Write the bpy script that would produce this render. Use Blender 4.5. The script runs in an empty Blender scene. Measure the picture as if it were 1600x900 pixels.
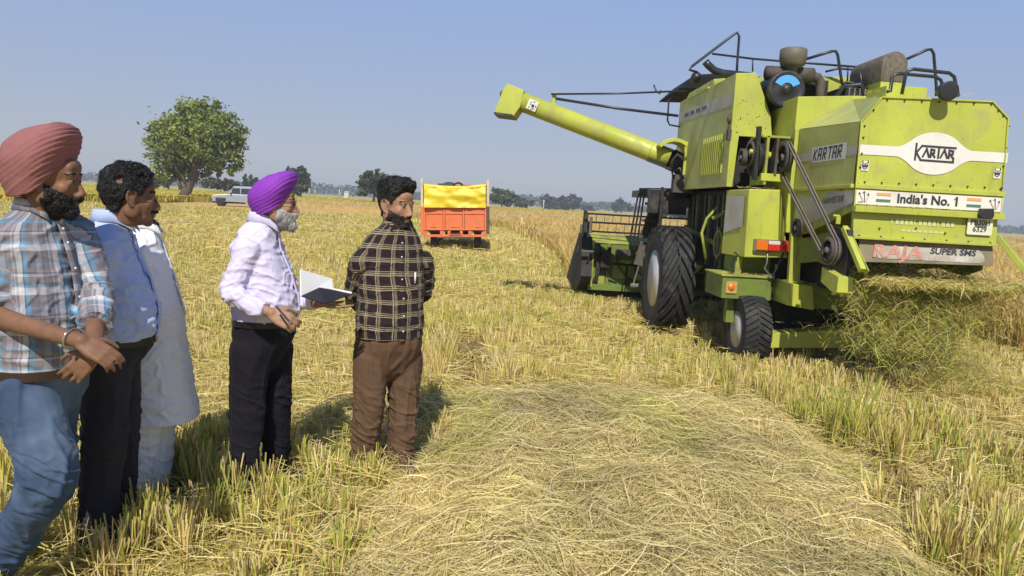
import bpy, math, random
import numpy as np
from mathutils import Vector, Matrix, noise as mnoise
from mathutils.bvhtree import BVHTree

random.seed(7); rng = np.random.default_rng(11)
scene = bpy.context.scene
COL = scene.collection
R_ = math.radians

# ---------------------------------------------------------------- camera, sky, sun, exposure
FPX = 1155.0; CAMH = 1.645
PITCH, ROLL, YAW = R_(6.51), R_(3.24), R_(-1.35)
cam_d = bpy.data.cameras.new('camera'); cam = bpy.data.objects.new('camera', cam_d); COL.objects.link(cam)
CAMR = (Matrix.Rotation(YAW, 3, 'Z') @ Matrix.Rotation(math.pi/2 - PITCH, 3, 'X') @ Matrix.Rotation(ROLL, 3, 'Z'))
cam.matrix_world = Matrix.Translation((0, 0, CAMH)) @ CAMR.to_4x4()
cam_d.sensor_width = 36; cam_d.lens = 36*FPX/1600; cam_d.clip_start = 0.05; cam_d.clip_end = 12000
scene.camera = cam

SUN_EL, SUN_AZ = 46.0, 5.0          # light comes from behind the camera, a little from the left
world = bpy.data.worlds.new('World'); scene.world = world; world.use_nodes = True
wn = world.node_tree.nodes; wl = world.node_tree.links
sky = wn.new('ShaderNodeTexSky'); sky.sky_type = 'NISHITA'; sky.sun_disc = False
sky.sun_elevation = R_(SUN_EL); sky.sun_rotation = R_(180 + SUN_AZ)
sky.air_density = 1.0; sky.dust_density = 0.6; sky.ozone_density = 2.0; sky.altitude = 200
hsv = wn.new('ShaderNodeHueSaturation'); hsv.inputs['Saturation'].default_value = 0.80; hsv.inputs['Hue'].default_value = 0.515
wl.new(sky.outputs[0], hsv.inputs['Color'])
# hazy autumn air: the Nishita sky is blended with a pale grey-blue veil that thins out with height
wtc = wn.new('ShaderNodeTexCoord'); wsx = wn.new('ShaderNodeSeparateXYZ'); wl.new(wtc.outputs['Generated'], wsx.inputs[0])
wr = wn.new('ShaderNodeValToRGB'); wr.color_ramp.elements[0].position = 0.0; wr.color_ramp.elements[1].position = 1.0
wr.color_ramp.elements[0].color = (.422, .460, .530, 1); wr.color_ramp.elements[1].color = (.05, .11, .32, 1)
for ps, cl in ((.06, (.402, .450, .560)), (.16, (.348, .448, .660)), (.29, (.290, .432, .755)), (.50, (.12, .22, .50))): e_ = wr.color_ramp.elements.new(ps); e_.color = (*cl, 1)
wl.new(wsx.outputs[2], wr.inputs[0])
wsc = wn.new('ShaderNodeVectorMath'); wsc.operation = 'SCALE'; wsc.inputs[3].default_value = 1/0.105; wl.new(wr.outputs[0], wsc.inputs[0])
wmx = wn.new('ShaderNodeMix'); wmx.data_type = 'RGBA'; wmx.inputs[0].default_value = .82; wl.new(hsv.outputs[0], wmx.inputs[6]); wl.new(wsc.outputs[0], wmx.inputs[7])
bg = wn['Background']; wl.new(wmx.outputs[2], bg.inputs[0]); bg.inputs[1].default_value = 0.105

sun_d = bpy.data.lights.new('sun', 'SUN'); sun_d.energy = 4.9; sun_d.angle = R_(0.55); sun_d.color = (1.0, 0.945, 0.85)
sun = bpy.data.objects.new('sun', sun_d); COL.objects.link(sun)
sdir = Vector((math.sin(R_(SUN_AZ))*math.cos(R_(SUN_EL)), math.cos(R_(SUN_AZ))*math.cos(R_(SUN_EL)), -math.sin(R_(SUN_EL))))
sun.rotation_euler = sdir.to_track_quat('-Z', 'Y').to_euler(); sun.location = (-6, -10, 20)
vs = scene.view_settings; vs.view_transform = 'Standard'; vs.look = 'None'; vs.exposure = 0.0; vs.gamma = 1.0; vs.use_curve_mapping = False
scene.cycles.max_bounces = 6; scene.cycles.transparent_max_bounces = 8; scene.cycles.volume_bounces = 0

# ---------------------------------------------------------------- helpers
def at(px, py, Y=None, Z=None, X=None):
    """pixel of the 1600x900 frame -> point on the plane Y=, Z= or X="""
    d = CAMR @ Vector(((px-800)/FPX, (450-py)/FPX, -1.0))
    t = Y/d.y if Y is not None else ((Z-CAMH)/d.z if Z is not None else X/d.x)
    return Vector((d.x*t, d.y*t, d.z*t + CAMH))

def mat(name, color, rough=0.6, metal=0.0, var=0.0, vscale=6.0, bump=0.0, bscale=40.0, dirt=None, dirt_amt=0.0, dirt_scale=3.0, spec=0.5, coat=0.0, alpha=None, emis=None, sheen=0.0, streak=None, streak_amt=.35):
    m = bpy.data.materials.new(name); m.use_nodes = True
    nt = m.node_tree; n = nt.nodes; L = nt.links; b = n['Principled BSDF']
    b.inputs['Base Color'].default_value = (*color, 1); b.inputs['Roughness'].default_value = rough
    b.inputs['Metallic'].default_value = metal; b.inputs['Specular IOR Level'].default_value = spec
    b.inputs['Coat Weight'].default_value = coat; b.inputs['Sheen Weight'].default_value = sheen
    tc = n.new('ShaderNodeTexCoord')
    cur = None
    if var > 0:
        t = n.new('ShaderNodeTexNoise'); t.inputs['Scale'].default_value = vscale; t.inputs['Detail'].default_value = 5
        L.new(tc.outputs['Object'], t.inputs['Vector'])
        mx = n.new('ShaderNodeMix'); mx.data_type = 'RGBA'
        mx.inputs[6].default_value = (*[c*(1-var) for c in color], 1); mx.inputs[7].default_value = (*[min(1, c*(1+var)) for c in color], 1)
        rp = n.new('ShaderNodeMapRange'); rp.inputs[1].default_value = 0.3; rp.inputs[2].default_value = 0.7
        L.new(t.outputs[0], rp.inputs[0]); L.new(rp.outputs[0], mx.inputs[0]); cur = mx.outputs[2]
    if dirt is not None:
        t = n.new('ShaderNodeTexNoise'); t.inputs['Scale'].default_value = dirt_scale; t.inputs['Detail'].default_value = 8; t.inputs['Roughness'].default_value = 0.65
        L.new(tc.outputs['Object'], t.inputs['Vector'])
        rp = n.new('ShaderNodeMapRange'); rp.inputs[1].default_value = 0.62 - 0.3*dirt_amt; rp.inputs[2].default_value = 0.85 - 0.2*dirt_amt
        rp.inputs[4].default_value = 0.9
        L.new(t.outputs[0], rp.inputs[0])
        mx = n.new('ShaderNodeMix'); mx.data_type = 'RGBA'; mx.inputs[7].default_value = (*dirt, 1)
        if cur is not None: L.new(cur, mx.inputs[6])
        else: mx.inputs[6].default_value = (*color, 1)
        L.new(rp.outputs[0], mx.inputs[0]); cur = mx.outputs[2]
        rr = n.new('ShaderNodeMapRange'); rr.inputs[3].default_value = rough; rr.inputs[4].default_value = min(1, rough+0.35)
        L.new(rp.outputs[0], rr.inputs[0]); L.new(rr.outputs[0], b.inputs['Roughness'])
    if streak is not None:     # grime run down the sheet metal
        mp = n.new('ShaderNodeMapping'); mp.inputs['Scale'].default_value = (9, 9, 1.1); L.new(tc.outputs['Object'], mp.inputs[0])
        t = n.new('ShaderNodeTexNoise'); t.inputs['Scale'].default_value = 1.6; t.inputs['Detail'].default_value = 7; t.inputs['Roughness'].default_value = .7; L.new(mp.outputs[0], t.inputs[0])
        rp = n.new('ShaderNodeMapRange'); rp.inputs[1].default_value = .54; rp.inputs[2].default_value = .78; rp.inputs[4].default_value = streak_amt; L.new(t.outputs[0], rp.inputs[0])
        mx = n.new('ShaderNodeMix'); mx.data_type = 'RGBA'; mx.inputs[7].default_value = (*streak, 1); L.new(cur, mx.inputs[6]); L.new(rp.outputs[0], mx.inputs[0]); cur = mx.outputs[2]
        t = n.new('ShaderNodeTexNoise'); t.inputs['Scale'].default_value = 34; t.inputs['Detail'].default_value = 6; L.new(tc.outputs['Object'], t.inputs[0])
        rp = n.new('ShaderNodeMapRange'); rp.inputs[1].default_value = .66; rp.inputs[2].default_value = .72; rp.inputs[4].default_value = .55; L.new(t.outputs[0], rp.inputs[0])
        mx = n.new('ShaderNodeMix'); mx.data_type = 'RGBA'; mx.inputs[7].default_value = (.13, .11, .05, 1); L.new(cur, mx.inputs[6]); L.new(rp.outputs[0], mx.inputs[0]); cur = mx.outputs[2]
    if cur is not None: L.new(cur, b.inputs['Base Color'])
    if bump > 0:
        t = n.new('ShaderNodeTexNoise'); t.inputs['Scale'].default_value = bscale; t.inputs['Detail'].default_value = 4
        L.new(tc.outputs['Object'], t.inputs['Vector'])
        bp = n.new('ShaderNodeBump'); bp.inputs['Strength'].default_value = bump; bp.inputs['Distance'].default_value = 0.01
        L.new(t.outputs[0], bp.inputs['Height']); L.new(bp.outputs[0], b.inputs['Normal'])
    if emis is not None:
        b.inputs['Emission Color'].default_value = (*emis, 1); b.inputs['Emission Strength'].default_value = 1
    return m

def mat_attr(name, attr='Col', rough=0.7, trans=0.0, spec=0.3, bump=0.0, bscale=60, var=0.0, vscale=1.0):
    m = bpy.data.materials.new(name); m.use_nodes = True
    nt = m.node_tree; n = nt.nodes; L = nt.links; b = n['Principled BSDF']
    a = n.new('ShaderNodeAttribute'); a.attribute_name = attr
    L.new(a.outputs['Color'], b.inputs['Base Color']); b.inputs['Roughness'].default_value = rough; b.inputs['Specular IOR Level'].default_value = spec
    if trans > 0:
        tr = n.new('ShaderNodeBsdfTranslucent'); L.new(a.outputs['Color'], tr.inputs[0])
        ms = n.new('ShaderNodeMixShader'); ms.inputs[0].default_value = trans
        L.new(b.outputs[0], ms.inputs[1]); L.new(tr.outputs[0], ms.inputs[2]); L.new(ms.outputs[0], n['Material Output'].inputs[0])
    if bump > 0:
        tc = n.new('ShaderNodeTexCoord'); t = n.new('ShaderNodeTexNoise'); t.inputs['Scale'].default_value = bscale; t.inputs['Detail'].default_value = 4
        L.new(tc.outputs['Object'], t.inputs['Vector'])
        bp = n.new('ShaderNodeBump'); bp.inputs['Strength'].default_value = bump; bp.inputs['Distance'].default_value = 0.01
        L.new(t.outputs[0], bp.inputs['Height']); L.new(bp.outputs[0], b.inputs['Normal'])
    return m

def tag(o, label=None, cat=None, group=None, kind=None):
    if label: o['label'] = label
    if cat: o['category'] = cat
    if group: o['group'] = group
    if kind: o['kind'] = kind
    return o

def empty(name, loc, rz=0.0):
    o = bpy.data.objects.new(name, None); COL.objects.link(o); o.location = loc; o.rotation_euler = (0, 0, rz)
    o.empty_display_size = 0.2
    return o

def copy_tree(o, parent=None):
    c = o.copy(); COL.objects.link(c)
    if parent is not None: c.parent = parent
    for ch in o.children: copy_tree(ch, c)
    return c

class MB:
    """collects shapes in world (or local) coordinates; build() links them as ONE mesh object"""
    def __init__(s): s.v = []; s.f = []; s.mi = []; s.mats = []; s.sm = []
    def _m(s, m):
        if m is None: return 0
        if m not in s.mats: s.mats.append(m)
        return s.mats.index(m)
    def add(s, vs, fs, m=None, smooth=False):
        o = len(s.v); s.v += [tuple(v) for v in vs]; k = s._m(m)
        for f in fs: s.f.append(tuple(i+o for i in f)); s.mi.append(k); s.sm.append(smooth)
        return s
    def hexa(s, p, m=None):      # 8 points: bottom ring 0-3, top ring 4-7
        return s.add(p, [(3,2,1,0),(4,5,6,7),(0,1,5,4),(1,2,6,5),(2,3,7,6),(3,0,4,7)], m)
    def box(s, c, d, m=None, rot=None):
        c = Vector(c); hx, hy, hz = d[0]/2, d[1]/2, d[2]/2
        p = [Vector(q) for q in ((-hx,-hy,-hz),(hx,-hy,-hz),(hx,hy,-hz),(-hx,hy,-hz),(-hx,-hy,hz),(hx,-hy,hz),(hx,hy,hz),(-hx,hy,hz))]
        if rot is not None: p = [rot @ q for q in p]
        return s.hexa([q+c for q in p], m)
    def bb(s, x0, x1, y0, y1, z0, z1, m=None):
        return s.box(((x0+x1)/2, (y0+y1)/2, (z0+z1)/2), (abs(x1-x0), abs(y1-y0), abs(z1-z0)), m)
    def beam(s, p0, p1, w, h, m=None, up=(0,0,1)):
        p0, p1 = Vector(p0), Vector(p1); d = (p1-p0); L = d.length; d.normalize()
        u = Vector(up); sdv = d.cross(u)
        if sdv.length < 1e-4: sdv = d.cross(Vector((1,0,0)))
        sdv.normalize(); u = sdv.cross(d)
        rot = Matrix((sdv, d, u)).transposed()
        return s.box((p0+p1)/2, (w, L, h), m, rot)
    def prism(s, poly, a, axis='Y', t=0.1, m=None):
        """poly of 2D points extruded: axis Y -> points (x,z) from y=a to a+t ; axis X -> (y,z); axis Z -> (x,y)"""
        n = len(poly)
        def P(q, w):
            return {'Y': (q[0], w, q[1]), 'X': (w, q[0], q[1]), 'Z': (q[0], q[1], w)}[axis]
        vs = [P(q, a) for q in poly] + [P(q, a+t) for q in poly]
        fs = [tuple(range(n)), tuple(range(2*n-1, n-1, -1))] + [(i, i+n, (i+1) % n + n, (i+1) % n) for i in range(n)]
        return s.add(vs, fs, m)
    def loft(s, rings, m=None, cap=True, smooth=True, closed=True):
        n = len(rings[0]); vs = [p for r in rings for p in r]; fs = []
        for i in range(len(rings)-1):
            for j in range(n if closed else n-1):
                a = i*n+j; b = i*n+(j+1) % n; fs.append((a, b, b+n, a+n))
        if cap: fs += [tuple(range(n-1, -1, -1)), tuple(range((len(rings)-1)*n, len(rings)*n))]
        return s.add(vs, fs, m, smooth)
    def tube(s, path, r, m=None, n=8, smooth=True, cap=True):
        P = [Vector(p) for p in path]; rr = r if isinstance(r, (list, tuple)) else [r]*len(P)
        T = []
        for i in range(len(P)):
            a = P[max(0, i-1)]; b = P[min(len(P)-1, i+1)]; t = (b-a); T.append(t.normalized() if t.length > 1e-9 else Vector((0,0,1)))
        u = T[0].orthogonal().normalized(); rings = []
        for i in range(len(P)):
            u = (u - T[i]*u.dot(T[i]));
            u = u.normalized() if u.length > 1e-6 else T[i].orthogonal().normalized()
            w = T[i].cross(u)
            rings.append([P[i] + (u*math.cos(2*math.pi*k/n) + w*math.sin(2*math.pi*k/n))*rr[i] for k in range(n)])
        return s.loft(rings, m, cap, smooth)
    def cyl(s, p0, p1, r0, r1=None, m=None, n=24, smooth=True):
        return s.tube([p0, p1], [r0, r0 if r1 is None else r1], m, n, smooth)
    def lathe(s, prof, c, axis, m=None, n=32, smooth=True, closed_prof=False):
        """prof: list of (r, h) about axis through c"""
        c = Vector(c); ax = Vector(axis).normalized(); u = ax.orthogonal().normalized(); w = ax.cross(u); rings = []
        pr = list(prof) + ([prof[0]] if closed_prof else [])
        for r, h in pr:
            rings.append([c + ax*h + (u*math.cos(2*math.pi*k/n) + w*math.sin(2*math.pi*k/n))*max(r, 1e-4) for k in range(n)])
        return s.loft(rings, m, not closed_prof, smooth)
    def ell(s, c, rad, m=None, rot=None, n=16, k=10):
        c = Vector(c); vs = []; fs = []
        for i in range(k+1):
            th = math.pi*i/k
            for j in range(n):
                ph = 2*math.pi*j/n
                p = Vector((rad[0]*math.sin(th)*math.cos(ph), rad[1]*math.sin(th)*math.sin(ph), rad[2]*math.cos(th)))
                if rot is not None: p = rot @ p
                vs.append(p + c)
        for i in range(k):
            for j in range(n):
                a = i*n+j; b = i*n+(j+1) % n; fs.append((a, a+n, b+n, b))
        return s.add(vs, fs, m, True)
    def build(s, name, m=None, parent=None, origin=None, bevel=0.0, smooth_angle=None):
        me = bpy.data.meshes.new(name)
        o0 = Vector(origin) if origin is not None else Vector((0,0,0))
        if origin is None and parent is not None and 'org' in parent: o0 = Vector(parent['org'])
        me.from_pydata([tuple(Vector(v)-o0) for v in s.v], [], s.f)
        ms = s.mats if s.mats else [m]
        for q in ms: me.materials.append(q)
        me.polygons.foreach_set('material_index', s.mi); me.polygons.foreach_set('use_smooth', s.sm)
        me.update()
        import bmesh
        b = bmesh.new(); b.from_mesh(me); bmesh.ops.recalc_face_normals(b, faces=b.faces); b.to_mesh(me); b.free()
        o = bpy.data.objects.new(name, me); COL.objects.link(o)
        if parent is not None: o.parent = parent
        elif origin is not None: o.location = o0
        if bevel > 0:
            md = o.modifiers.new('bevel', 'BEVEL'); md.width = bevel; md.segments = 2; md.limit_method = 'ANGLE'; md.angle_limit = R_(35)
        return o

def root(name, loc):
    """an Empty at loc; parts are given in world coordinates and shifted to it"""
    o = empty(name, loc); o['org'] = tuple(loc); return o

def arc(c, r, a0, a1, n, plane='XZ'):
    out = []
    for i in range(n+1):
        a = R_(a0 + (a1-a0)*i/n); x, y = r*math.cos(a), r*math.sin(a)
        out.append(Vector((c[0]+x, c[1], c[2]+y)) if plane == 'XZ' else (Vector((c[0], c[1]+x, c[2]+y)) if plane == 'YZ' else Vector((c[0]+x, c[1]+y, c[2]))))
    return out

def np_mesh(name, V, F, m, col=None, parent=None, smooth=False, uv=None):
    me = bpy.data.meshes.new(name); V = np.asarray(V, np.float32); F = np.asarray(F, np.int32)
    me.vertices.add(len(V)); me.vertices.foreach_set('co', V.ravel())
    k = F.shape[1]; me.loops.add(F.size); me.loops.foreach_set('vertex_index', F.ravel())
    me.polygons.add(len(F)); me.polygons.foreach_set('loop_start', np.arange(0, F.size, k, dtype=np.int32)); me.polygons.foreach_set('loop_total', np.full(len(F), k, np.int32))
    if col is not None:
        a = me.attributes.new('Col', 'FLOAT_COLOR', 'POINT'); c4 = np.ones((len(V), 4), np.float32); c4[:, :3] = col; a.data.foreach_set('color', c4.ravel())
    me.materials.append(m); me.update(calc_edges=True)
    if smooth: me.polygons.foreach_set('use_smooth', np.ones(len(F), bool))
    o = bpy.data.objects.new(name, me); COL.objects.link(o)
    if parent is not None: o.parent = parent
    return o

def ribbons(P, W, S, C):
    """P (N,K,3) centre lines, W (N,K) half widths, S (N,3) side vectors, C (N,3) or (N,K,3) colours -> V,F,Col"""
    N, K, _ = P.shape
    A = P - S[:, None, :]*W[:, :, None]; B = P + S[:, None, :]*W[:, :, None]
    V = np.stack([A, B], 2).reshape(-1, 3)
    if C.ndim == 2: C = np.repeat(C[:, None, :], K, 1)
    Cc = np.repeat(C, 2, 1).reshape(-1, 3)
    base = (np.arange(N)*K*2)[:, None] + (np.arange(K-1)*2)[None, :]
    F = np.stack([base, base+1, base+3, base+2], -1).reshape(-1, 4)
    return V, F, Cc

def vnoise(x, y, s, seed=0):
    """cheap smooth value noise for arrays"""
    r = np.random.default_rng(seed); T = r.random((256, 256))
    x = np.asarray(x)/s + 1000.3; y = np.asarray(y)/s + 1000.7
    xi = np.floor(x).astype(int); yi = np.floor(y).astype(int); fx = x-xi; fy = y-yi
    fx = fx*fx*(3-2*fx); fy = fy*fy*(3-2*fy)
    g = lambda a, b: T[a % 256, b % 256]
    return (g(xi, yi)*(1-fx)+g(xi+1, yi)*fx)*(1-fy) + (g(xi, yi+1)*(1-fx)+g(xi+1, yi+1)*fx)*fy

def in_poly(x, y, poly):
    x = np.asarray(x); y = np.asarray(y); ins = np.zeros(x.shape, bool); n = len(poly)
    for i in range(n):
        x0, y0 = poly[i]; x1, y1 = poly[(i+1) % n]
        c = ((y0 > y) != (y1 > y)) & (x < (x1-x0)*(y-y0)/((y1-y0) + 1e-12) + x0)
        ins ^= c
    return ins

def text_mesh(s, size, bold=0.0, shear=0.0, extr=0.0):
    """built-in font -> (verts, faces) centred at the origin in XZ"""
    cu = bpy.data.curves.new('txt', 'FONT'); cu.body = s; cu.size = size; cu.align_x = 'CENTER'; cu.align_y = 'CENTER'
    cu.offset = bold; cu.shear = shear; cu.resolution_u = 3
    o = bpy.data.objects.new('txt', cu); COL.objects.link(o)
    dg = bpy.context.evaluated_depsgraph_get(); me = bpy.data.meshes.new_from_object(o.evaluated_get(dg))
    V = [(v.co.x, 0.0, v.co.y) for v in me.vertices]; Fc = [tuple(p.vertices) for p in me.polygons]
    bpy.data.objects.remove(o); bpy.data.curves.remove(cu); bpy.data.meshes.remove(me)
    return V, Fc
# ---------------------------------------------------------------- the setting: ground, fields, stubble
SWATH = [(-0.75, 2.2), (-0.66, 3.2), (-0.5, 4.2), (-0.4, 5.3), (-0.35, 5.9), (0.4, 6.2), (1.5, 6.5), (2.2, 6.2), (2.25, 4.6), (2.15, 3.6), (2.2, 2.2)]
CROP = [(1.7, 15.6), (1.9, 23), (1.5, 33), (0.6, 46), (-10, 66), (-34, 84), (-30, 118), (40, 150), (160, 170), (160, 9.0), (7.0, 9.2), (6.5, 15.6)]
PADDY = [(-75, 22), (-29, 47), (-28.5, 62), (-30, 74), (-24, 92), (-60, 150), (-220, 150), (-220, 22)]
STRIP = [(-28, 112), (10, 150), (25, 158), (25, 190), (-70, 175), (-60, 120)]

def gmat():
    m = bpy.data.materials.new('ground_soil'); m.use_nodes = True; n = m.node_tree.nodes; L = m.node_tree.links; b = n['Principled BSDF']
    b.inputs['Roughness'].default_value = 0.95; b.inputs['Specular IOR Level'].default_value = 0.1
    tc = n.new('ShaderNodeTexCoord')
    def nz(s, d=6, r=.6):
        t = n.new('ShaderNodeTexNoise'); t.inputs['Scale'].default_value = s; t.inputs['Detail'].default_value = d; t.inputs['Roughness'].default_value = r; L.new(tc.outputs['Object'], t.inputs['Vector']); return t.outputs[0]
    r1 = n.new('ShaderNodeValToRGB'); r1.color_ramp.elements[0].color = (.26, .18, .06, 1); r1.color_ramp.elements[1].color = (.58, .47, .17, 1)
    r1.color_ramp.elements[0].position = .3; r1.color_ramp.elements[1].position = .68
    L.new(nz(22, 8, .75), r1.inputs[0])
    r2 = n.new('ShaderNodeValToRGB'); r2.color_ramp.elements[0].color = (.36, .33, .07, 1); r2.color_ramp.elements[1].color = (.52, .39, .15, 1)
    r2.color_ramp.elements[0].position = .4; r2.color_ramp.elements[1].position = .62
    L.new(nz(.12, 6), r2.inputs[0])
    mx = n.new('ShaderNodeMix'); mx.data_type = 'RGBA'; mx.inputs[0].default_value = .5
    L.new(r1.outputs[0], mx.inputs[6]); L.new(r2.outputs[0], mx.inputs[7]); L.new(mx.outputs[2], b.inputs['Base Color'])
    bp = n.new('ShaderNodeBump'); bp.inputs['Strength'].default_value = .8; bp.inputs['Distance'].default_value = .05
    L.new(nz(9, 8, .7), bp.inputs['Height']); L.new(bp.outputs[0], b.inputs['Normal'])
    return m
M_ground = gmat()
g = MB(); g.add([(-5000, -60, 0), (5000, -60, 0), (5000, 9000, 0), (-5000, 9000, 0)], [(0, 1, 2, 3)], M_ground)
tag(g.build('ground'), kind='structure')

def field_mat(name, c0, c1, s):
    m = bpy.data.materials.new(name); m.use_nodes = True; n = m.node_tree.nodes; L = m.node_tree.links; b = n['Principled BSDF']
    b.inputs['Roughness'].default_value = .95; b.inputs['Specular IOR Level'].default_value = .1
    tc = n.new('ShaderNodeTexCoord'); mp = n.new('ShaderNodeMapping'); mp.inputs['Scale'].default_value = (.25, 1, 1); L.new(tc.outputs['Object'], mp.inputs[0])
    t = n.new('ShaderNodeTexNoise'); t.inputs['Scale'].default_value = s; t.inputs['Detail'].default_value = 8; t.inputs['Roughness'].default_value = .7; L.new(mp.outputs[0], t.inputs[0])
    r = n.new('ShaderNodeValToRGB'); r.color_ramp.elements[0].position = .35; r.color_ramp.elements[1].position = .65
    r.color_ramp.elements[0].color = (*c0, 1); r.color_ramp.elements[1].color = (*c1, 1); L.new(t.outputs[0], r.inputs[0]); L.new(r.outputs[0], b.inputs['Base Color'])
    return m
def field(poly, z, m, name='field'):
    g = MB(); g.add([(x, y, z) for x, y in poly], [tuple(range(len(poly)))], m); return tag(g.build(name), kind='structure')
field([(-900, 150), (-30, 190), (30, 195), (700, 175), (900, 600), (-900, 600)], .01, field_mat('far_field', (.40, .34, .09), (.50, .40, .14), .05))
field([(-900, 600), (900, 600), (2500, 2500), (-2500, 2500)], .02, field_mat('farthest_field', (.30, .30, .10), (.42, .36, .14), .02))
field([(-42, 62), (-8, 52), (0.4, 48), (-12, 70), (-30, 86)], .012, field_mat('dry_field', (.50, .33, .13), (.60, .42, .18), .4))

STRAW = np.array([[.74, .60, .22], [.80, .66, .30], [.66, .56, .15], [.76, .57, .22], [.58, .54, .13], [.84, .72, .38]])
GREEN = np.array([[.42, .47, .07], [.50, .53, .09], [.58, .56, .11], [.32, .42, .06]])
BROWN = np.array([[.36, .24, .10], [.44, .29, .12], [.30, .20, .08]])
M_blade = mat_attr('straw_blade', rough=.65, trans=.22, spec=.25)
M_crop = mat_attr('crop_blade', rough=.65, trans=.25, spec=.25)

def pick(pal, n): return pal[rng.integers(0, len(pal), n)]*rng.uniform(.78, 1.15, (n, 1))

def visible(x, y, pad=1.5):
    """kept a little wider than the photograph's own field of view"""
    c = -math.tan(YAW); xc = x - c*y*1.0
    return np.abs(xc) < .76*y + pad

FURROWS = [((3.4, 7.3), (4.0, 6.3), .24), ((3.95, 6.0), (4.15, 4.9), .26), ((2.5, 5.0), (2.45, 3.6), .16), ((-.25, 8.6), (-.1, 6.4), .18)]   # trampled brown strips
FEET = []       # (x, y, r) places kept clear of stubble
def furrow_d(x, y):
    fd = np.full(len(x), 9.)
    for (ax, ay), (bx_, by_), wd in FURROWS:
        t_ = np.clip(((x-ax)*(bx_-ax)+(y-ay)*(by_-ay))/((bx_-ax)**2+(by_-ay)**2), 0, 1); fd = np.minimum(fd, np.hypot(x-ax-t_*(bx_-ax), y-ay-t_*(by_-ay))/wd)
    return fd + .8*(vnoise(x, y, .35, 66)-.5)
def stubble(y0, y1, dens, nb, h0, h1, wid, name, keep_out=(), seg=3):
    area = (y1-y0)*(1.6*y1+3); n = int(area*dens)
    x = rng.uniform(-.85*y1-1.5, .85*y1+1.5, n); y = rng.uniform(y0, y1, n)
    k = visible(x, y)
    wx = x + .5*(vnoise(x, y, .35, 77)-.5) + .35*(vnoise(x, y, .9, 78)-.5); wy = y + .7*(vnoise(x, y, .4, 79)-.5)
    for pl in keep_out: k &= ~in_poly(wx, wy, pl)
    k &= ~((x > 1.75) & (x < 2.75) & (y > 9.3) & (y < 10.4)) & ~((x > 2.45) & (x < 3.2) & (y > 7.75) & (y < 8.45))
    for fx, fy, fr in FEET: k &= (x-fx)**2 + (y-fy)**2 > fr*fr
    x, y = x[k], y[k]; n = len(x)
    tall = vnoise(x, y, 1.6, 3)*.75 + vnoise(x, y, .45, 4)*.25
    hh = h0 + (h1-h0)*np.clip(tall*1.5-.25, 0, 1)
    fd = furrow_d(x, y); hh = hh*np.where((fd > 1) & (fd < 2.6), 1.25, 1); fur = fd < 1; hh = np.where(fur, hh*.45, hh); fur = np.repeat(fur, nb)
    x = np.repeat(x, nb); y = np.repeat(y, nb); hh = np.repeat(hh, nb)
    gr = np.repeat(vnoise(x[::nb], y[::nb], .9, 8)*.5+vnoise(x[::nb], y[::nb], 3., 9)*.5, nb)
    N = len(x)
    ang = rng.uniform(0, 6.283, N); rad = np.abs(rng.normal(0, .035, N))
    bx = x + np.cos(ang)*rad; by = y + np.sin(ang)*rad
    lean = rng.normal(0, .11, (N, 2)) + np.stack([np.cos(ang), np.sin(ang)], 1)*rad[:, None]*2.2
    loose = rng.random(N) < .24
    lean[loose] += rng.normal(0, .75, (loose.sum(), 2))
    h = hh*rng.uniform(.65, 1.12, N); h[loose] *= rng.uniform(.4, .9, loose.sum())
    t = np.linspace(0, 1, seg)
    P = np.zeros((N, seg, 3))
    P[:, :, 0] = bx[:, None] + lean[:, 0, None]*h[:, None]*t**1.5*1.1
    P[:, :, 1] = by[:, None] + lean[:, 1, None]*h[:, None]*t**1.5*1.1
    P[:, :, 2] = h[:, None]*(t - .12*t**2*np.linalg.norm(lean, axis=1)[:, None])
    fa = rng.uniform(0, 6.283, N); S = np.stack([np.cos(fa), np.sin(fa), rng.normal(0, .2, N)], 1)
    w = wid*rng.uniform(.6, 1.25, N); W = w[:, None]*np.where(t < .99, 1, .75)[None, :]
    W[loose] *= np.array([1, .9, .3])[:seg] if seg == 3 else 1
    isg = rng.random(N) < np.clip((gr-.40)*1.5, .05, .55)
    C = pick(STRAW, N); cl = np.repeat(pick(STRAW, n), nb, 0)*rng.uniform(.88, 1.1, (N, 1)); C = np.where((rng.random(N) < .65)[:, None], cl, C); C[isg] = pick(GREEN, isg.sum()); br = rng.random(N) < np.where(fur, .75, .10); C[br] = pick(BROWN, br.sum())
    Cc = np.repeat(C[:, None, :], seg, 1)
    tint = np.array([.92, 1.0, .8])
    Cc[:, 0] *= tint*.8          # stem colour is darker and greener at the foot
    return ribbons(P, W, S, Cc)

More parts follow.
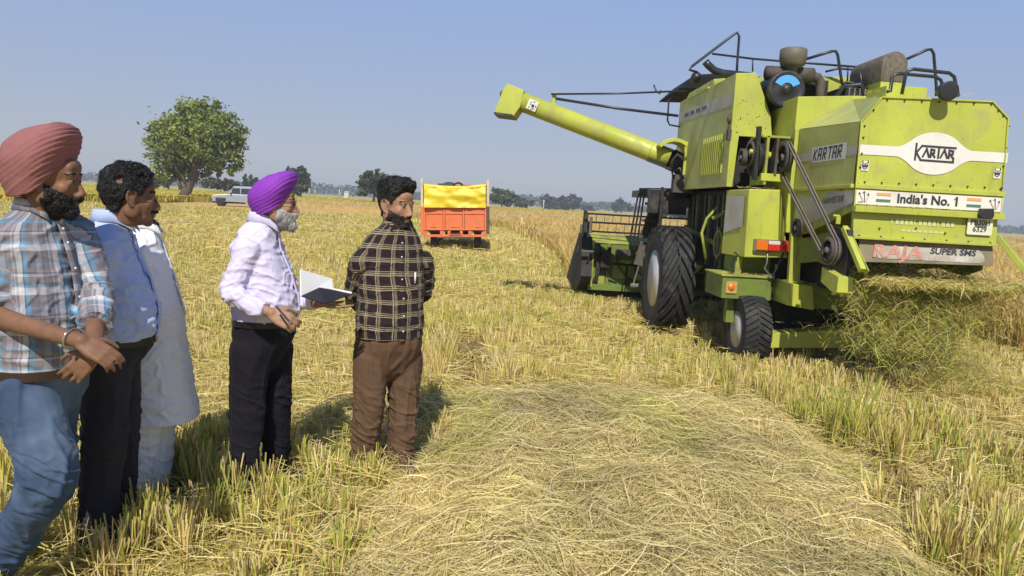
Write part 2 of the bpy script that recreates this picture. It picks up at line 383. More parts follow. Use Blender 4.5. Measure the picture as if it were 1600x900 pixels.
def litter(n, y0, y1, zmax, lmin, lmax, wid, poly=None, zfun=None, pal=None, seg=4, dirf=None, keep_out=()):
    x = rng.uniform(-.85*y1-1, .85*y1+1, n); y = y0 + (y1-y0)*rng.random(n)**.8
    k = visible(x, y)
    if poly is not None:
        xs = [p[0] for p in poly]; x = rng.uniform(min(xs)-.3, max(xs)+.3, n); k = in_poly(x + .45*(vnoise(x, y, .35, 77)-.5) + .3*(vnoise(x, y, .9, 78)-.5), y + .6*(vnoise(x, y, .4, 79)-.5), poly)
    for pl in keep_out: k &= ~in_poly(x, y, pl)
    if poly is None: k &= (furrow_d(x, y) > .85) | (rng.random(n) < .25)
    x, y = x[k], y[k]; N = len(x)
    a = rng.uniform(0, 6.283, N) if dirf is None else dirf(x, y) + rng.normal(0, .8, N)
    Ln = rng.uniform(lmin, lmax, N); t = np.linspace(-.5, .5, seg)
    bend = rng.normal(0, .55, N)
    P = np.zeros((N, seg, 3)); aa = a[:, None] + bend[:, None]*t
    P[:, :, 0] = x[:, None] + Ln[:, None]*t*np.cos(aa); P[:, :, 1] = y[:, None] + Ln[:, None]*t*np.sin(aa)
    z0 = rng.random(N)**1.6*zmax
    P[:, :, 2] = z0[:, None] + rng.normal(0, .16, N)[:, None]*Ln[:, None]*t - (rng.uniform(0, .5, N)*Ln)[:, None]*t**2 + .012
    if zfun is not None: P[:, :, 2] += zfun(P[:, :, 0], P[:, :, 1])
    P[:, :, 2] = np.maximum(P[:, :, 2], .004)
    fa = a + 1.57; roll = rng.normal(0, .6, N)
    S = np.stack([np.cos(fa)*np.cos(roll), np.sin(fa)*np.cos(roll), np.sin(roll)], 1)
    W = (wid*rng.uniform(.5, 1.3, N))[:, None]*np.where(np.abs(t) > .45, .6, 1)[None, :]
    C = pick(STRAW if pal is None else pal, N)
    if poly is not None: C *= (.66 + .58*np.clip(vnoise(x, y, .28, 91)*.6+vnoise(x, y, .9, 92)*.5, 0, 1))[:, None]; gk = (vnoise(x, y, .7, 93) > .62)[:, None]; C = np.where(gk, C*np.array([.95, 1.0, .84]), C)
    return ribbons(P, W, S, C)

def merge(parts):
    V = []; F = []; C = []; o = 0
    for v, f, c in parts: V.append(v); F.append(f+o); C.append(c); o += len(v)
    return np.concatenate(V), np.concatenate(F), np.concatenate(C)

def swath_z(x, y):
    """height of the heap of straw in the middle of the foreground"""
    cx = .85 + .04*y; d = np.abs(x-cx)/1.35; e = np.clip((6.5-y)/.8, 0, 1)
    return (.085*np.clip(1-d**4, 0, 1)*e + .07*(vnoise(x, y, .55, 21)-.5)*e*np.clip(1.15-d, 0, 1) + .07*(vnoise(x, y, .2, 22)-.5)*e)

def build_furrows():
    ms = field_mat('bare_furrow_soil', (.10, .07, .035), (.24, .17, .08), 9)
    for (ax, ay), (bx_, by_), wd in FURROWS:
        b = MB(); d = Vector((bx_-ax, by_-ay, 0)); n_ = Vector((-d.y, d.x, 0)).normalized(); L = []; R = []
        for i in range(13):
            p = Vector((ax, ay, .012)) + d*(i/12); w = wd*(.75 + .5*rng.random())*(1 if 0 < i < 12 else .3); L.append(p + n_*w); R.append(p - n_*w)
        b.loft([L, [(p+q)/2 + Vector((0, 0, -.006)) for p, q in zip(L, R)], R], ms, False, True, False); tag(b.build('bare_soil'), kind='structure')
def build_fields():
    ko = [SWATH, CROP, PADDY]
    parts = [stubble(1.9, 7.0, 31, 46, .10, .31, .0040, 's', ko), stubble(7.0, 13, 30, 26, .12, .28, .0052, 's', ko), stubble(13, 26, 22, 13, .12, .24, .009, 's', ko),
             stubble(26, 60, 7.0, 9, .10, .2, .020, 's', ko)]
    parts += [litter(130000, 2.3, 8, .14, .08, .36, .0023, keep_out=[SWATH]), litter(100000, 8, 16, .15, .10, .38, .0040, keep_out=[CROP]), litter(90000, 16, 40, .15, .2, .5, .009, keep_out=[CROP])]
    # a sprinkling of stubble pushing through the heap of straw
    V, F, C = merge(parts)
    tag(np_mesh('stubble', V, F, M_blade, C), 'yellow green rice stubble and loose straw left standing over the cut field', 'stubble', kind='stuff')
    # the heap of straw: a lumpy bed with straws lying over it
    gx = np.linspace(-.85, 2.4, 90); gy = np.linspace(2.1, 6.5, 120); X, Y = np.meshgrid(gx, gy)
    Z = swath_z(X, Y); Z = np.where(in_poly(X, Y, SWATH), Z*.9, -.02)
    Vb = np.stack([X, Y, Z], -1).reshape(-1, 3); nx = len(gx); idx = np.arange(len(gx)*len(gy)).reshape(len(gy), nx)
    Fb = np.stack([idx[:-1, :-1], idx[:-1, 1:], idx[1:, 1:], idx[1:, :-1]], -1).reshape(-1, 4)
    Cb = np.full((len(Vb), 3), 1.)*np.array([.56, .45, .20])*(.6+.6*vnoise(Vb[:, 0], Vb[:, 1], .06, 31))[:, None]
    df = lambda x, y: (vnoise(x, y, .75, 40)*2-1)*2.4 + .15
    pale = np.array([1.04, 1.02, .98])*np.array([[.74, .64, .31], [.80, .69, .36], [.70, .61, .26], [.84, .72, .40], [.66, .56, .24], [.76, .65, .35], [.62, .60, .22], [.54, .41, .19]])
    parts = [(Vb, Fb, Cb), litter(190000, 2.2, 6.6, .045, .10, .36, .0017, SWATH, swath_z, pale, 5, df), litter(26000, 2.2, 6.7, .09, .10, .4, .0020, SWATH, swath_z, pale, 5)]
    xs = stubble(2.4, 6.3, 9, 18, .13, .26, .003, 's')
    cen = xs[0].reshape(-1, 6, 3)[:, 0, :2]; keep = in_poly(cen[:, 0], cen[:, 1], SWATH) & (vnoise(cen[:, 0], cen[:, 1], .4, 55) > .66)
    kv = np.repeat(keep, 6); remap = np.cumsum(kv)-1; kf = np.repeat(keep, 2)
    parts.append((xs[0][kv], remap[xs[1][kf]], xs[2][kv]))
    V, F, C = merge(parts)
    tag(np_mesh('straw_heap', V, F, M_blade, C), 'flat bed of pale loose cut straw heaped in the middle of the foreground', 'straw', kind='stuff')

def crop_blades(poly, n, h, wid, y0, y1, x0, x1, pal, seg=4, edge=None):
    x = rng.uniform(x0, x1, n); y = rng.uniform(y0, y1, n); k = in_poly(x, y, poly) & visible(x, y, 3); x, y = x[k], y[k]; N = len(x)
    H = h*rng.uniform(.75, 1.12, N)*(.85+.25*vnoise(x, y, 1.2, 61))
    a = rng.uniform(0, 6.283, N); ln = np.abs(rng.normal(.2, .2, N)); t = np.linspace(0, 1, seg)
    P = np.zeros((N, seg, 3)); P[:, :, 0] = x[:, None] + (np.cos(a)*ln*H)[:, None]*t**2; P[:, :, 1] = y[:, None] + (np.sin(a)*ln*H)[:, None]*t**2
    P[:, :, 2] = H[:, None]*(t - .22*t**4)
    fa = rng.uniform(0, 6.283, N); S = np.stack([np.cos(fa), np.sin(fa), 0*fa], 1)
    W = (wid*rng.uniform(.6, 1.3, N))[:, None]*np.array([.8, 1, 1, .35])[None, :]
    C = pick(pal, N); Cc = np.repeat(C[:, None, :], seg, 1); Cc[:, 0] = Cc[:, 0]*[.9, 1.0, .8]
    return ribbons(P, W, S, Cc)

def slab(poly, h, step, colr, name):
    xs = [p[0] for p in poly]; ys = [p[1] for p in poly]
def build_crops():
    gold = np.array([[.62, .44, .15], [.66, .49, .19], [.56, .38, .12], [.60, .46, .13], [.50, .42, .11], [.70, .52, .24]])
    yel = np.array([[.56, .46, .05], [.60, .46, .06], [.50, .44, .06], [.42, .42, .06], [.62, .50, .10]])
    def bed(poly, z, m):       # the matted leaves below the ears: a closed slab sunk in the stand
        b = MB(); b.prism(poly, 0.02, 'Z', z-.02, m); return b
    mg = field_mat('ripe_crop_mat', (.40, .27, .09), (.60, .44, .18), 2.5); my = field_mat('paddy_mat', (.42, .34, .04), (.56, .46, .08), 1.5)
    def shrink(poly, d):
        cx = sum(p[0] for p in poly)/len(poly); cy = sum(p[1] for p in poly)/len(poly)
        return [(p[0]+d*(1 if p[0] < cx else -1), p[1]+(d if p[1] < cy else -d)) for p in poly]
    for nm, poly, z, m, pal, lab, rows in (
        ('ripe_rice_crop', CROP, .5, mg, gold, 'golden uncut rice crop standing in front of the harvester header and to its right', [(16000, .86, .007, 9, 12.5, 6.3, 13), (14000, .86, .009, 15.4, 26, .8, 7), (60000, .82, .012, 9, 30, 0, 40), (70000, .80, .024, 30, 60, -8, 60), (60000, .8, .05, 60, 150, -40, 130)]),
        ('yellow_paddy', PADDY, .62, my, yel, 'yellow green standing paddy behind the large lone tree on the left', [(26000, .9, .035, 22, 72, -75, -26), (60000, .9, .06, 40, 150, -140, -22)]),
        ('green_crop_strip', STRIP, .55, my, yel, 'narrow strip of green yellow standing crop far behind the men', [(30000, .9, .07, 110, 190, -72, 25)])):
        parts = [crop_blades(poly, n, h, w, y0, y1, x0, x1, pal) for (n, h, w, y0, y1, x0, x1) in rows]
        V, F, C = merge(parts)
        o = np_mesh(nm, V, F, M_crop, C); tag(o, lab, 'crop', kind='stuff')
        b = bed(shrink(poly, .35), z, m); bo = b.build('matted_leaves', m, parent=o)
# ---------------------------------------------------------------- the combine harvester
DUST = (.30, .25, .13)
M_lime = mat('lime_paint', (.445, .485, .068), .42, var=.13, vscale=1.6, dirt=(.34, .32, .13), dirt_amt=.42, dirt_scale=3.4, streak=(.22, .21, .08), streak_amt=.5, spec=.45)
M_side = mat('pale_grey_lime_paint', (.47, .50, .135), .5, var=.14, vscale=2.0, dirt=(.34, .31, .16), dirt_amt=.45, dirt_scale=2.2, streak=(.22, .20, .10), streak_amt=.5)  # greyer, slightly paler lime, put on the left faces only
M_limed = mat('dusty_lime_paint', (.36, .40, .04), .6, var=.2, vscale=3, dirt=(.20, .18, .08), dirt_amt=.75, dirt_scale=4)
M_dgreen = mat('grimy_and_shaded_green', (.16, .23, .03), .6, var=.25, vscale=5, dirt=(.09, .08, .04), dirt_amt=.6, dirt_scale=5)  # dark green; on header wall and axle beam it carries painted shade
M_black = mat('black_paint', (.022, .022, .026), .45, var=.3, vscale=7, dirt=(.16, .13, .09), dirt_amt=.3)
M_grime_shade = mat('oily_grime_and_shade', (.020, .019, .016), .75, var=.4, vscale=9, dirt=(.09, .075, .045), dirt_amt=.35, dirt_scale=8)  # oily black; on the inner plates it stands for shade
M_roof = mat('black_roof_sheet', (.012, .013, .016), .75, spec=.2)
M_tube = mat('black_tube', (.025, .028, .035), .35)
M_rubber = mat('tyre_rubber', (.018, .018, .019), .72, var=.3, vscale=10, dirt=(.13, .105, .07), dirt_amt=.25, dirt_scale=7, bump=.3, bscale=60)
M_silver = mat('silver_rim', (.62, .62, .60), .45, .4, var=.1, dirt=(.30, .25, .17), dirt_amt=.45)
M_steel = mat('bare_steel', (.30, .29, .27), .4, .7, var=.2, dirt=(.20, .14, .08), dirt_amt=.5)
M_rust = mat('rusty_steel', (.085, .075, .066), .75, .2, var=.3, vscale=12, dirt=(.17, .12, .08), dirt_amt=.45, dirt_scale=9)
M_white = mat('white_sticker', (.74, .72, .66), .45, var=.05, dirt=(.48, .44, .33), dirt_amt=.35)
M_greyst = mat('worn_grey_sticker', (.52, .50, .44), .55, var=.1, dirt=(.34, .30, .20), dirt_amt=.6)
M_ink = mat('dark_lettering', (.035, .037, .045), .5)
M_redink = mat('red_lettering', (.50, .17, .13), .6, var=.2, dirt=(.46, .38, .30), dirt_amt=.75, dirt_scale=16)
M_saff = mat('saffron_print', (.80, .36, .13), .5)
M_fgreen = mat('flag_green_print', (.07, .20, .13), .5)
M_olive = mat('muddy_olive_panel', (.20, .17, .10), .7, var=.25, vscale=6, dirt=(.30, .26, .16), dirt_amt=.4)
M_belt = mat('rubber_belt', (.15, .13, .11), .6, var=.2)
M_red = mat('red_lens', (.62, .03, .02), .15, spec=.6)
M_orange = mat('orange_lens', (.72, .17, .015), .15, spec=.6)
M_clear = mat('clear_lens', (.66, .62, .50), .12, spec=.7)
M_blue = mat('blue_sticker', (.10, .38, .78), .4)
M_chaff = mat('chaff_straw', (.62, .50, .22), .8)
M_drum = mat('dusty_screen', (.15, .125, .10), .9, var=.35, vscale=20, bump=.6, bscale=120)

HV = root('combine_harvester', (3.83, 9.2, 0))
tag(HV, 'lime green combine harvester seen from behind, spilling cut straw', 'harvester')
def hv(mb, name, m=None, bevel=.004, parent=None): return mb.build(name, m, parent or HV, origin=(3.83, 9.2, 0), bevel=bevel)
def sub(mb, name, par, m=None, bevel=0.0): return mb.build(name, m, par, origin=(3.83, 9.2, 0), bevel=bevel)

# rear hood (straw spreader housing)
rear = [(3.17, 1.765), (3.15, 2.535), (3.31, 2.757), (4.30, 2.775), (4.455, 2.64), (4.50, 1.765)]
front = [(3.15, 1.93), (3.15, 2.60), (3.68, 2.94), (4.10, 2.95), (4.50, 2.65), (4.50, 1.93)]
b = MB(); b.loft([[(x, 6.6, z) for x, z in rear], [(x, 7.95, z) for x, z in front]], M_lime, True, False)
hood = hv(b, 'rear_hood', bevel=.006)
b = MB(); b.add([(3.147, 6.612, 1.99), (3.147, 6.612, 2.53), (3.147, 7.945, 2.598), (3.147, 7.945, 1.965)], [(0, 1, 2, 3)], M_side); b.add([(3.149, 6.612, 2.539), (3.306, 6.612, 2.758), (3.676, 7.945, 2.942), (3.147, 7.945, 2.603)], [(0, 1, 2, 3)], M_side); sub(b, 'side_panel', hood)
b = MB()   # folded seams round the panel edge, bolts
for i in range(6):
    p, q = rear[i], rear[(i+1) % 6]
    if i < 5: b.beam((p[0], 6.592, p[1]), (q[0], 6.592, q[1]), .012, .012, M_lime, (0, 1, 0))
sub(b, 'edge_seam', hood)
b = MB()
bolts = [(3.185, z) for z in (1.99, 2.14, 2.26, 2.40, 2.50)] + [(4.47, z) for z in (2.02, 2.22, 2.38, 2.57)] + [(3.25, 2.64)] + [(3.36+.155*i, 2.735+.003*i) for i in range(7)] + [(4.36, 2.70), (4.41, 2.66)] + \
        [(3.24+.155*i, 2.012+.002*i) for i in range(9)] + [(3.24+.2*i, 1.535) for i in range(7)] + [(3.42, 1.61), (3.75, 1.63), (4.02, 1.60)]
for x, z in bolts:
    b = MB(); b.cyl((x, 6.598, z), (x, 6.585, z), .008, .006, M_grime_shade, 8); sub(b, 'bolt', hood)
# horizontal rails on the rear and side
b = MB(); b.bb(3.155, 4.508, 6.575, 6.606, 1.952, 1.992, M_lime); b.bb(3.16, 4.51, 6.545, 6.606, 1.745, 1.80, M_lime)
b.beam((3.135, 6.6, 1.972), (3.135, 7.95, 1.955), .03, .035, M_lime); b.beam((4.515, 6.6, 1.972), (4.515, 7.95, 1.955), .03, .035, M_lime)
hv(b, 'rail')
# lower rear apron
b = MB(); b.loft([[(3.18, 6.615, 1.762), (4.495, 6.615, 1.762), (4.495, 6.66, 1.762), (3.18, 6.66, 1.762)], [(3.19, 6.60, 1.515), (4.50, 6.60, 1.515), (4.50, 6.645, 1.515), (3.19, 6.645, 1.515)]], M_lime, True, False)
b.bb(3.19, 4.50, 6.57, 6.60, 1.505, 1.53, M_lime)
apron = hv(b, 'rear_apron')
# white stripe that swells into an oval badge
b = MB(); cx, cz = 3.835, 2.295; hw = .043
top = []; bot = []
for i in range(61):
    x = 3.155 + (4.498-3.155)*i/60; d = abs(x-cx); o = 0
    if d < .30: o = math.sqrt(max(0, .185**2*(1-(d/.262)**2))) if d < .262 else 0
    zz = cz + .018*(cx-x)*0
    sm = max(hw, o) if d < .262 else hw
    if .20 < d < .34: sm = hw + (.185*math.sqrt(max(0, 1-(.20/.262)**2))-hw)*(1-(d-.20)/.14)**1.6 if d > .20 else sm
    top.append((x, zz+sm)); bot.append((x, zz-sm))
for i in range(60):
    b.add([(top[i][0], 6.594, top[i][1]), (bot[i][0], 6.594, bot[i][1]), (bot[i+1][0], 6.594, bot[i+1][1]), (top[i+1][0], 6.594, top[i+1][1])], [(0, 1, 2, 3)], M_white)
badge = hv(b, 'badge_stripe', bevel=0)
def strokes(segs, ox, oz, sc, w, y, m, mb, sh=0.0):
    for (x0, z0, x1, z1) in segs:
        P = lambda x, z: (ox+(x+sh*z)*sc, oz+z*sc)
        a, c = P(x0, z0), P(x1, z1); dx, dz = c[0]-a[0], c[1]-a[1]; l = math.hypot(dx, dz); nx, nz = -dz/l*w/2, dx/l*w/2; ex, ez = dx/l*w/2, dz/l*w/2
        mb.add([(a[0]+nx-ex, y, a[1]+nz-ez), (a[0]-nx-ex, y, a[1]-nz-ez), (c[0]-nx+ex, y, c[1]-nz+ez), (c[0]+nx+ex, y, c[1]+nz+ez)], [(0, 1, 2, 3)], m)
b = MB()
KAR = [(0, 0, 0, 1.12), (.05, .5, .42, 1.0), (.05, .5, .42, -.02), (.42, 1.0, 2.9, .97), (.42, -.02, 2.82, -.05), (2.82, -.05, 2.80, .22),
       (.55, .25, .78, .8), (.78, .8, 1.0, .25), (1.12, .25, 1.12, .78), (1.12, .78, 1.36, .74), (1.36, .74, 1.36, .52), (1.36, .52, 1.12, .5), (1.2, .5, 1.42, .25),
       (1.68, .22, 1.68, .95), (1.86, .25, 2.1, .8), (2.1, .8, 2.34, .25), (2.46, .25, 2.46, .78), (2.46, .78, 2.74, .74), (2.74, .74, 2.74, .52), (2.74, .52, 2.46, .5), (2.55, .5, 2.80, .22)]
for k, sg in enumerate(KAR): strokes([sg], 3.665, 2.235, .122, .017, 6.5905-.0002*(k % 9), M_ink, b)
sub(b, 'lettering', badge)
# white strip with flags
b = MB(); b.bb(3.165, 4.505, 6.588, 6.597, 1.815, 1.942, M_white); strip = hv(b, 'slogan_strip', bevel=0)
b = MB(); V, Fc = text_mesh("India's No. 1", .112, .0034)
b.add([(v[0]+3.825, 6.584, v[2]+1.88) for v in V], Fc, M_ink); xr = 3.825+max(v[0] for v in V); b.add([(xr-.012, 6.5835, 1.915), (xr-.030, 6.5835, 1.895), (xr-.034, 6.5835, 1.902), (xr-.012, 6.5835, 1.93)], [(0, 1, 2, 3)], M_ink); sub(b, 'lettering', strip)
for fx in (3.42, 4.24):
    b = MB(); b.bb(fx-.065, fx+.065, 6.584, 6.586, 1.900, 1.925, M_saff); b.bb(fx-.065, fx+.065, 6.584, 6.586, 1.845, 1.868, M_fgreen); sub(b, 'flag_print', strip)
for fx in (3.245, 4.43):
    b = MB()
    for k, (dx, dz) in enumerate(((-.045, .03), (-.005, .042), (.035, .025))):
        b.add([(fx+dx, 6.584, 1.88+dz+.012), (fx+dx-.014, 6.584, 1.88+dz-.010), (fx+dx+.012, 6.584, 1.88+dz-.004)], [(0, 1, 2)], M_ink)
        strokes([(dx+.004, dz-.01, dx*.3+.01, -.045)], fx, 1.88, 1, .006, 6.5835-.0003*k, M_redink if k != 1 else M_ink, b)
    strokes([(-.05, -.045, -.01, -.042)], fx, 1.88, 1, .008, 6.582, M_redink, b)
    sub(b, 'emblem', strip)
# small horned emblem stickers
for ex, ez in ((3.225, 2.155), (4.42, 2.155)):
    b = MB(); b.prism([(ex-.03, ez-.045), (ex-.036, ez+.04), (ex+.036, ez+.042), (ex+.032, ez-.045)], 6.592, 'Y', .004, M_white)
    st = sub(b, 'emblem_sticker', hood)
    b = MB()
    for s in (-1, 1):
        strokes([(s*.012, .018, s*.027, .030), (s*.027, .030, s*.022, .045), (s*.006, 0, s*.026, .008), (s*.026, .008, s*.018, -.018), (s*.018, -.018, s*.004, -.03)], ex, ez, 1, .008, 6.5905, M_ink, b)
        strokes([(s*.008, -.008, s*.016, -.004)], ex, ez, 1, .009, 6.5895, M_ink, b)
    strokes([(0, .018, 0, -.012)], ex, ez, 1, .008, 6.589, M_ink, b)
    sub(b, 'emblem_print', st)
# faded print and number plate on the apron
b = MB()
for k in range(14):
    x = 3.52+.042*k; b.bb(x, x+.032*(1 if k % 5 else .4), 6.6035, 6.606, 1.655, 1.705, M_limed if False else mat('faded_print', (.56, .57, .26), .6) if k == 0 else bpy.data.materials['faded_print'])
for k in range(8): b.bb(3.62+.05*k, 3.66+.05*k, 6.601, 6.604, 1.592, 1.612, bpy.data.materials['faded_print'])
sub(b, 'faded_print', apron)
b = MB(); px0, px1, pz0, pz1 = 4.205, 4.435, 1.60, 1.755
b.prism([(px0+.01, pz0), (px0, pz0+.012), (px0, pz1-.012), (px0+.012, pz1), (px1-.012, pz1), (px1, pz1-.012), (px1, pz0+.012), (px1-.01, pz0)], 6.582, 'Y', .006, mat('cream_plate', (.70, .70, .54), .45, dirt=(.5, .5, .3), dirt_amt=.3, dirt_scale=8))
plate = hv(b, 'number_plate', bevel=0)
b = MB()
for s, z in (("PB30H", 1.709), ("6329", 1.648)):
    V, Fc = text_mesh(s, .066, .0012); b.add([(v[0]*.98+4.318, 6.5795, v[2]+z) for v in V], Fc, M_ink)
sub(b, 'lettering', plate)
b = MB(); b.prism([(4.255, 1.775), (4.27, 1.835), (4.375, 1.84), (4.385, 1.775), (4.37, 1.745), (4.27, 1.745)], 6.50, 'Y', .06, M_black); hv(b, 'plate_lamp', bevel=.008)
# lowest rear panel with its sticker
b = MB(); b.loft([[(3.26, 6.63, 1.51), (4.49, 6.63, 1.51), (4.49, 6.66, 1.51), (3.26, 6.66, 1.51)], [(3.27, 6.585, 1.30), (4.49, 6.585, 1.33), (4.49, 6.615, 1.33), (3.27, 6.615, 1.30)]], M_olive, True, False)
low = hv(b, 'lower_panel')
def lowp(x, t, off=.004): return (x, 6.63-.045*t-off, 1.51-.19*t)
b = MB(); n = 12
b.add([lowp(3.40, .30), lowp(4.20, .24), lowp(4.36, .25), lowp(4.405, .52), lowp(4.41, .72), lowp(4.38, .84), lowp(4.28, .86), lowp(3.43, .88)], [tuple(range(7, -1, -1))], mat('faded_silver_sticker', (.46, .44, .39), .6, var=.25, vscale=9, dirt=(.28, .24, .15), dirt_amt=.7, dirt_scale=7))
stk = sub(b, 'sticker', low)
b = MB()
V, Fc = text_mesh("RAJA", .165, .004, .15); b.add([lowp(v[0]*1.28+3.60, .56-v[2]/.19, .008) for v in V], Fc, M_redink)
V, Fc = text_mesh("SUPER SMS", .073, .0025, .2); b.add([lowp(v[0]*1.2+4.115, .42-v[2]/.19, .008) for v in V], Fc, M_ink)
sub(b, 'lettering', stk)
# side sheets of the spreader below the rail, white strip with worn print
for sx, X in ((-1, 3.165), (1, 4.505)):
    b = MB(); b.prism([(6.6, 1.955), (7.93, 1.945), (7.93, 1.50), (7.62, 1.50), (6.6, 1.752)], X, 'X', .022*(1 if sx < 0 else -1), M_limed)
    lowside = hv(b, 'side_skirt')
    b = MB(); b.prism([(6.66, 1.62), (7.7, 1.46), (7.93, 1.46), (7.93, 1.17), (7.35, 1.24), (6.95, 1.20), (6.7, 1.28)], X+.05*(-sx), 'X', .02, M_dgreen); hv(b, 'spreader_side')
b = MB(); b.add([(3.161, 6.61, 1.825), (3.161, 6.61, 1.935), (3.161, 7.88, 1.915), (3.161, 7.88, 1.62), (3.161, 7.55, 1.60)], [(0, 1, 2, 3, 4)], M_greyst); ss = hv(b, 'side_sticker', bevel=0)
b = MB(); V, Fc = text_mesh("HARVESTER", .085, 0, .2); b.add([(3.158, 7.02-v[0]*1.0, 1.845+v[2]+.12*v[0]*(-1)*-0.5) for v in V], Fc, M_ink); sub(b, 'lettering', ss)
# stripe and badge on the hood side
b = MB(); b.add([(3.1445, 6.6, 2.25), (3.1445, 6.6, 2.335), (3.1445, 7.94, 2.335), (3.1445, 7.94, 2.25)], [(0, 1, 2, 3)], M_greyst); st2 = hv(b, 'side_stripe', bevel=0)
b = MB(); b.add([(3.142, 6.80, 2.225), (3.142, 6.80, 2.375), (3.142, 7.55, 2.375), (3.142, 7.55, 2.225)], [(0, 1, 2, 3)], M_white); bd = sub(b, 'badge', st2)
b = MB()
LET = {'K': [(0, 0, 0, 1), (.1, .5, .6, 1), (.1, .5, .6, 0)], 'A': [(0, 0, 0, 1), (0, 1, .6, 1), (.6, 1, .6, 0), (0, .45, .6, .45)], 'R': [(0, 0, 0, 1), (0, 1, .55, 1), (.55, 1, .55, .5), (.55, .5, .05, .5), (.2, .5, .6, 0)], 'T': [(0, 1, .7, 1), (.35, 1, .35, 0)]}
kk = 0
for i, ch in enumerate("KARTAR"):
    for (x0, z0, x1, z1) in LET[ch]:
        sc = .105; ox = i*.108
        A = Vector((0, ox + x0*sc + .15*z0*sc, z0*sc)); Bv = Vector((0, ox + x1*sc + .15*z1*sc, z1*sc))
        d = (Bv-A).normalized(); nn = Vector((0, -d.z, d.y))*.0105; A2, B2 = A-d*.008, Bv+d*.008; kk += 1
        b.add([(3.1405-.0002*(kk % 7), 7.51-q.y, 2.247+q.z) for q in (A2+nn, A2-nn, B2-nn, B2+nn)], [(0, 1, 2, 3)], M_ink)
sub(b, 'lettering', bd)
# small bits on the hood side: latch, deflector arms
for X in (3.13, 4.54):
    s = 1 if X > 3.8 else -1
    b = MB(); b.beam((X, 6.66, 1.60), (X+(.03 if s < 0 else .20), 6.30 if s < 0 else 6.46, 1.24 if s < 0 else 1.26), .05, .05, M_lime); b.beam((X+.045, 6.68, 1.58), (X+.075+(.0 if s < 0 else .17), 6.30 if s < 0 else 6.46, 1.22), .012, .06, M_limed); hv(b, 'deflector_arm')
b = MB(); b.beam((3.13, 6.75, 1.66), (3.09, 6.75, 1.66), .02, .07, M_lime); b.cyl((3.12, 6.75, 1.70), (3.06, 6.75, 1.70), .012, None, M_lime, 10); hv(b, 'latch')

# threshing body, its rear wall, tank and inner chassis
b = MB(); b.prism([(3.10, 1.50), (3.10, 2.94), (3.72, 2.985), (4.42, 2.99), (4.56, 2.9), (4.56, 1.50)], 7.96, 'Y', 3.1, M_lime); body = hv(b, 'body', bevel=.006)
b = MB(); b.bb(3.098, 3.13, 7.935, 7.965, 1.95, 2.60, M_lime); sub(b, 'flange', body)
b = MB(); b.prism([(3.05, 2.985), (3.02, 3.32), (3.3, 3.42), (4.6, 3.42), (4.8, 3.32), (4.7, 2.992)], 9.3, 'Y', 1.9, M_lime); hv(b, 'grain_tank', bevel=.006)
b = MB(); b.bb(2.78, 4.9, 8.75, 10.9, .95, 1.96, M_grime_shade); b.bb(2.9, 4.75, 8.4, 8.75, 1.15, 1.9, M_grime_shade); b.bb(3.12, 4.62, 8.32, 8.45, .40, 1.35, M_grime_shade); b.bb(3.42, 3.46, 7.6, 8.3, .95, 1.3, M_grime_shade); b.bb(3.25, 4.4, 10.9, 12.5, .75, 1.9, M_grime_shade); hv(b, 'chassis', bevel=.01)  # inner plates added dark to stand for the shade under the machine
b = MB(); b.loft([[(3.2, 11, 1.0), (4.4, 11, 1.0), (4.4, 11, 1.7), (3.2, 11, 1.7)], [(3.2, 12.6, .35), (4.4, 12.6, .35), (4.4, 12.6, .95), (3.2, 12.6, .95)]], M_dgreen, True, False); hv(b, 'feeder_house')
# engine side box
b = MB(); poly = [(2.585, 1.975), (2.585, 3.245), (2.815, 3.262), (3.02, 2.80), (3.06, 2.55), (2.68, 2.55), (2.655, 1.975)]
b.prism(poly, 8.5, 'Y', .03, M_lime); b.bb(2.585, 2.605, 8.53, 11.1, 1.975, 3.245, M_side)
b.add([(2.605, 8.53, 3.245), (2.815, 8.53, 3.26), (2.815, 11.1, 3.26), (2.605, 11.1, 3.245)], [(0, 1, 2, 3)], M_lime); b.bb(2.61, 3.09, 8.75, 11.05, 1.985, 2.9, M_grime_shade)
b.bb(2.585, 3.09, 11.07, 11.1, 1.97, 3.2, M_lime)
eng = hv(b, 'engine_box', bevel=.005)
b = MB()
for i in range(11): b.prism([(8.74+.085*i, 2.14), (8.74+.085*i, 2.60), (8.765+.085*i, 2.60), (8.765+.085*i, 2.14)], 2.572, 'X', .014, M_lime)
sub(b, 'louvre', eng)
b = MB()
for i in range(11): b.bb(2.5825, 2.5846, 8.768+.085*i, 8.80+.085*i, 2.145, 2.595, M_dgreen)
sub(b, 'vent_slot', eng)
b = MB(); b.add([(2.582, 8.53, 2.89), (2.582, 8.53, 3.045), (2.582, 11.05, 3.10), (2.582, 11.05, 2.96)], [(0, 1, 2, 3)], M_greyst)
sp = sub(b, 'side_stripe', eng)
b = MB()
for k in range(16): b.bb(2.5795, 2.5810, 9.55+.075*k, 9.60+.075*k, 2.985+.0015*k, 3.035+.0015*k, M_ink if k % 4 else M_greyst)
sub(b, 'worn_print', sp)
b = MB(); b.beam((2.572, 8.56, 2.55), (2.572, 8.56, 2.80), .02, .02, M_rust); b.ell((2.57, 8.55, 2.74), (.03, .03, .05), M_rust); b.bb(2.55, 2.59, 8.49, 8.56, 2.50, 2.62, M_rust); sub(b, 'hinge', eng)
b = MB(); b.beam((2.584, 9.6, 3.25), (2.60, 11.1, 3.25), .03, .03, M_lime); b.hexa([(2.60, 9.4, 3.24), (2.8, 9.4, 3.25), (2.8, 10.9, 3.25), (2.60, 10.9, 3.24), (2.64, 9.6, 3.36), (2.78, 9.6, 3.38), (2.78, 10.8, 3.38), (2.64, 10.8, 3.36)], M_limed); sub(b, 'top_cover', eng)
b = MB()
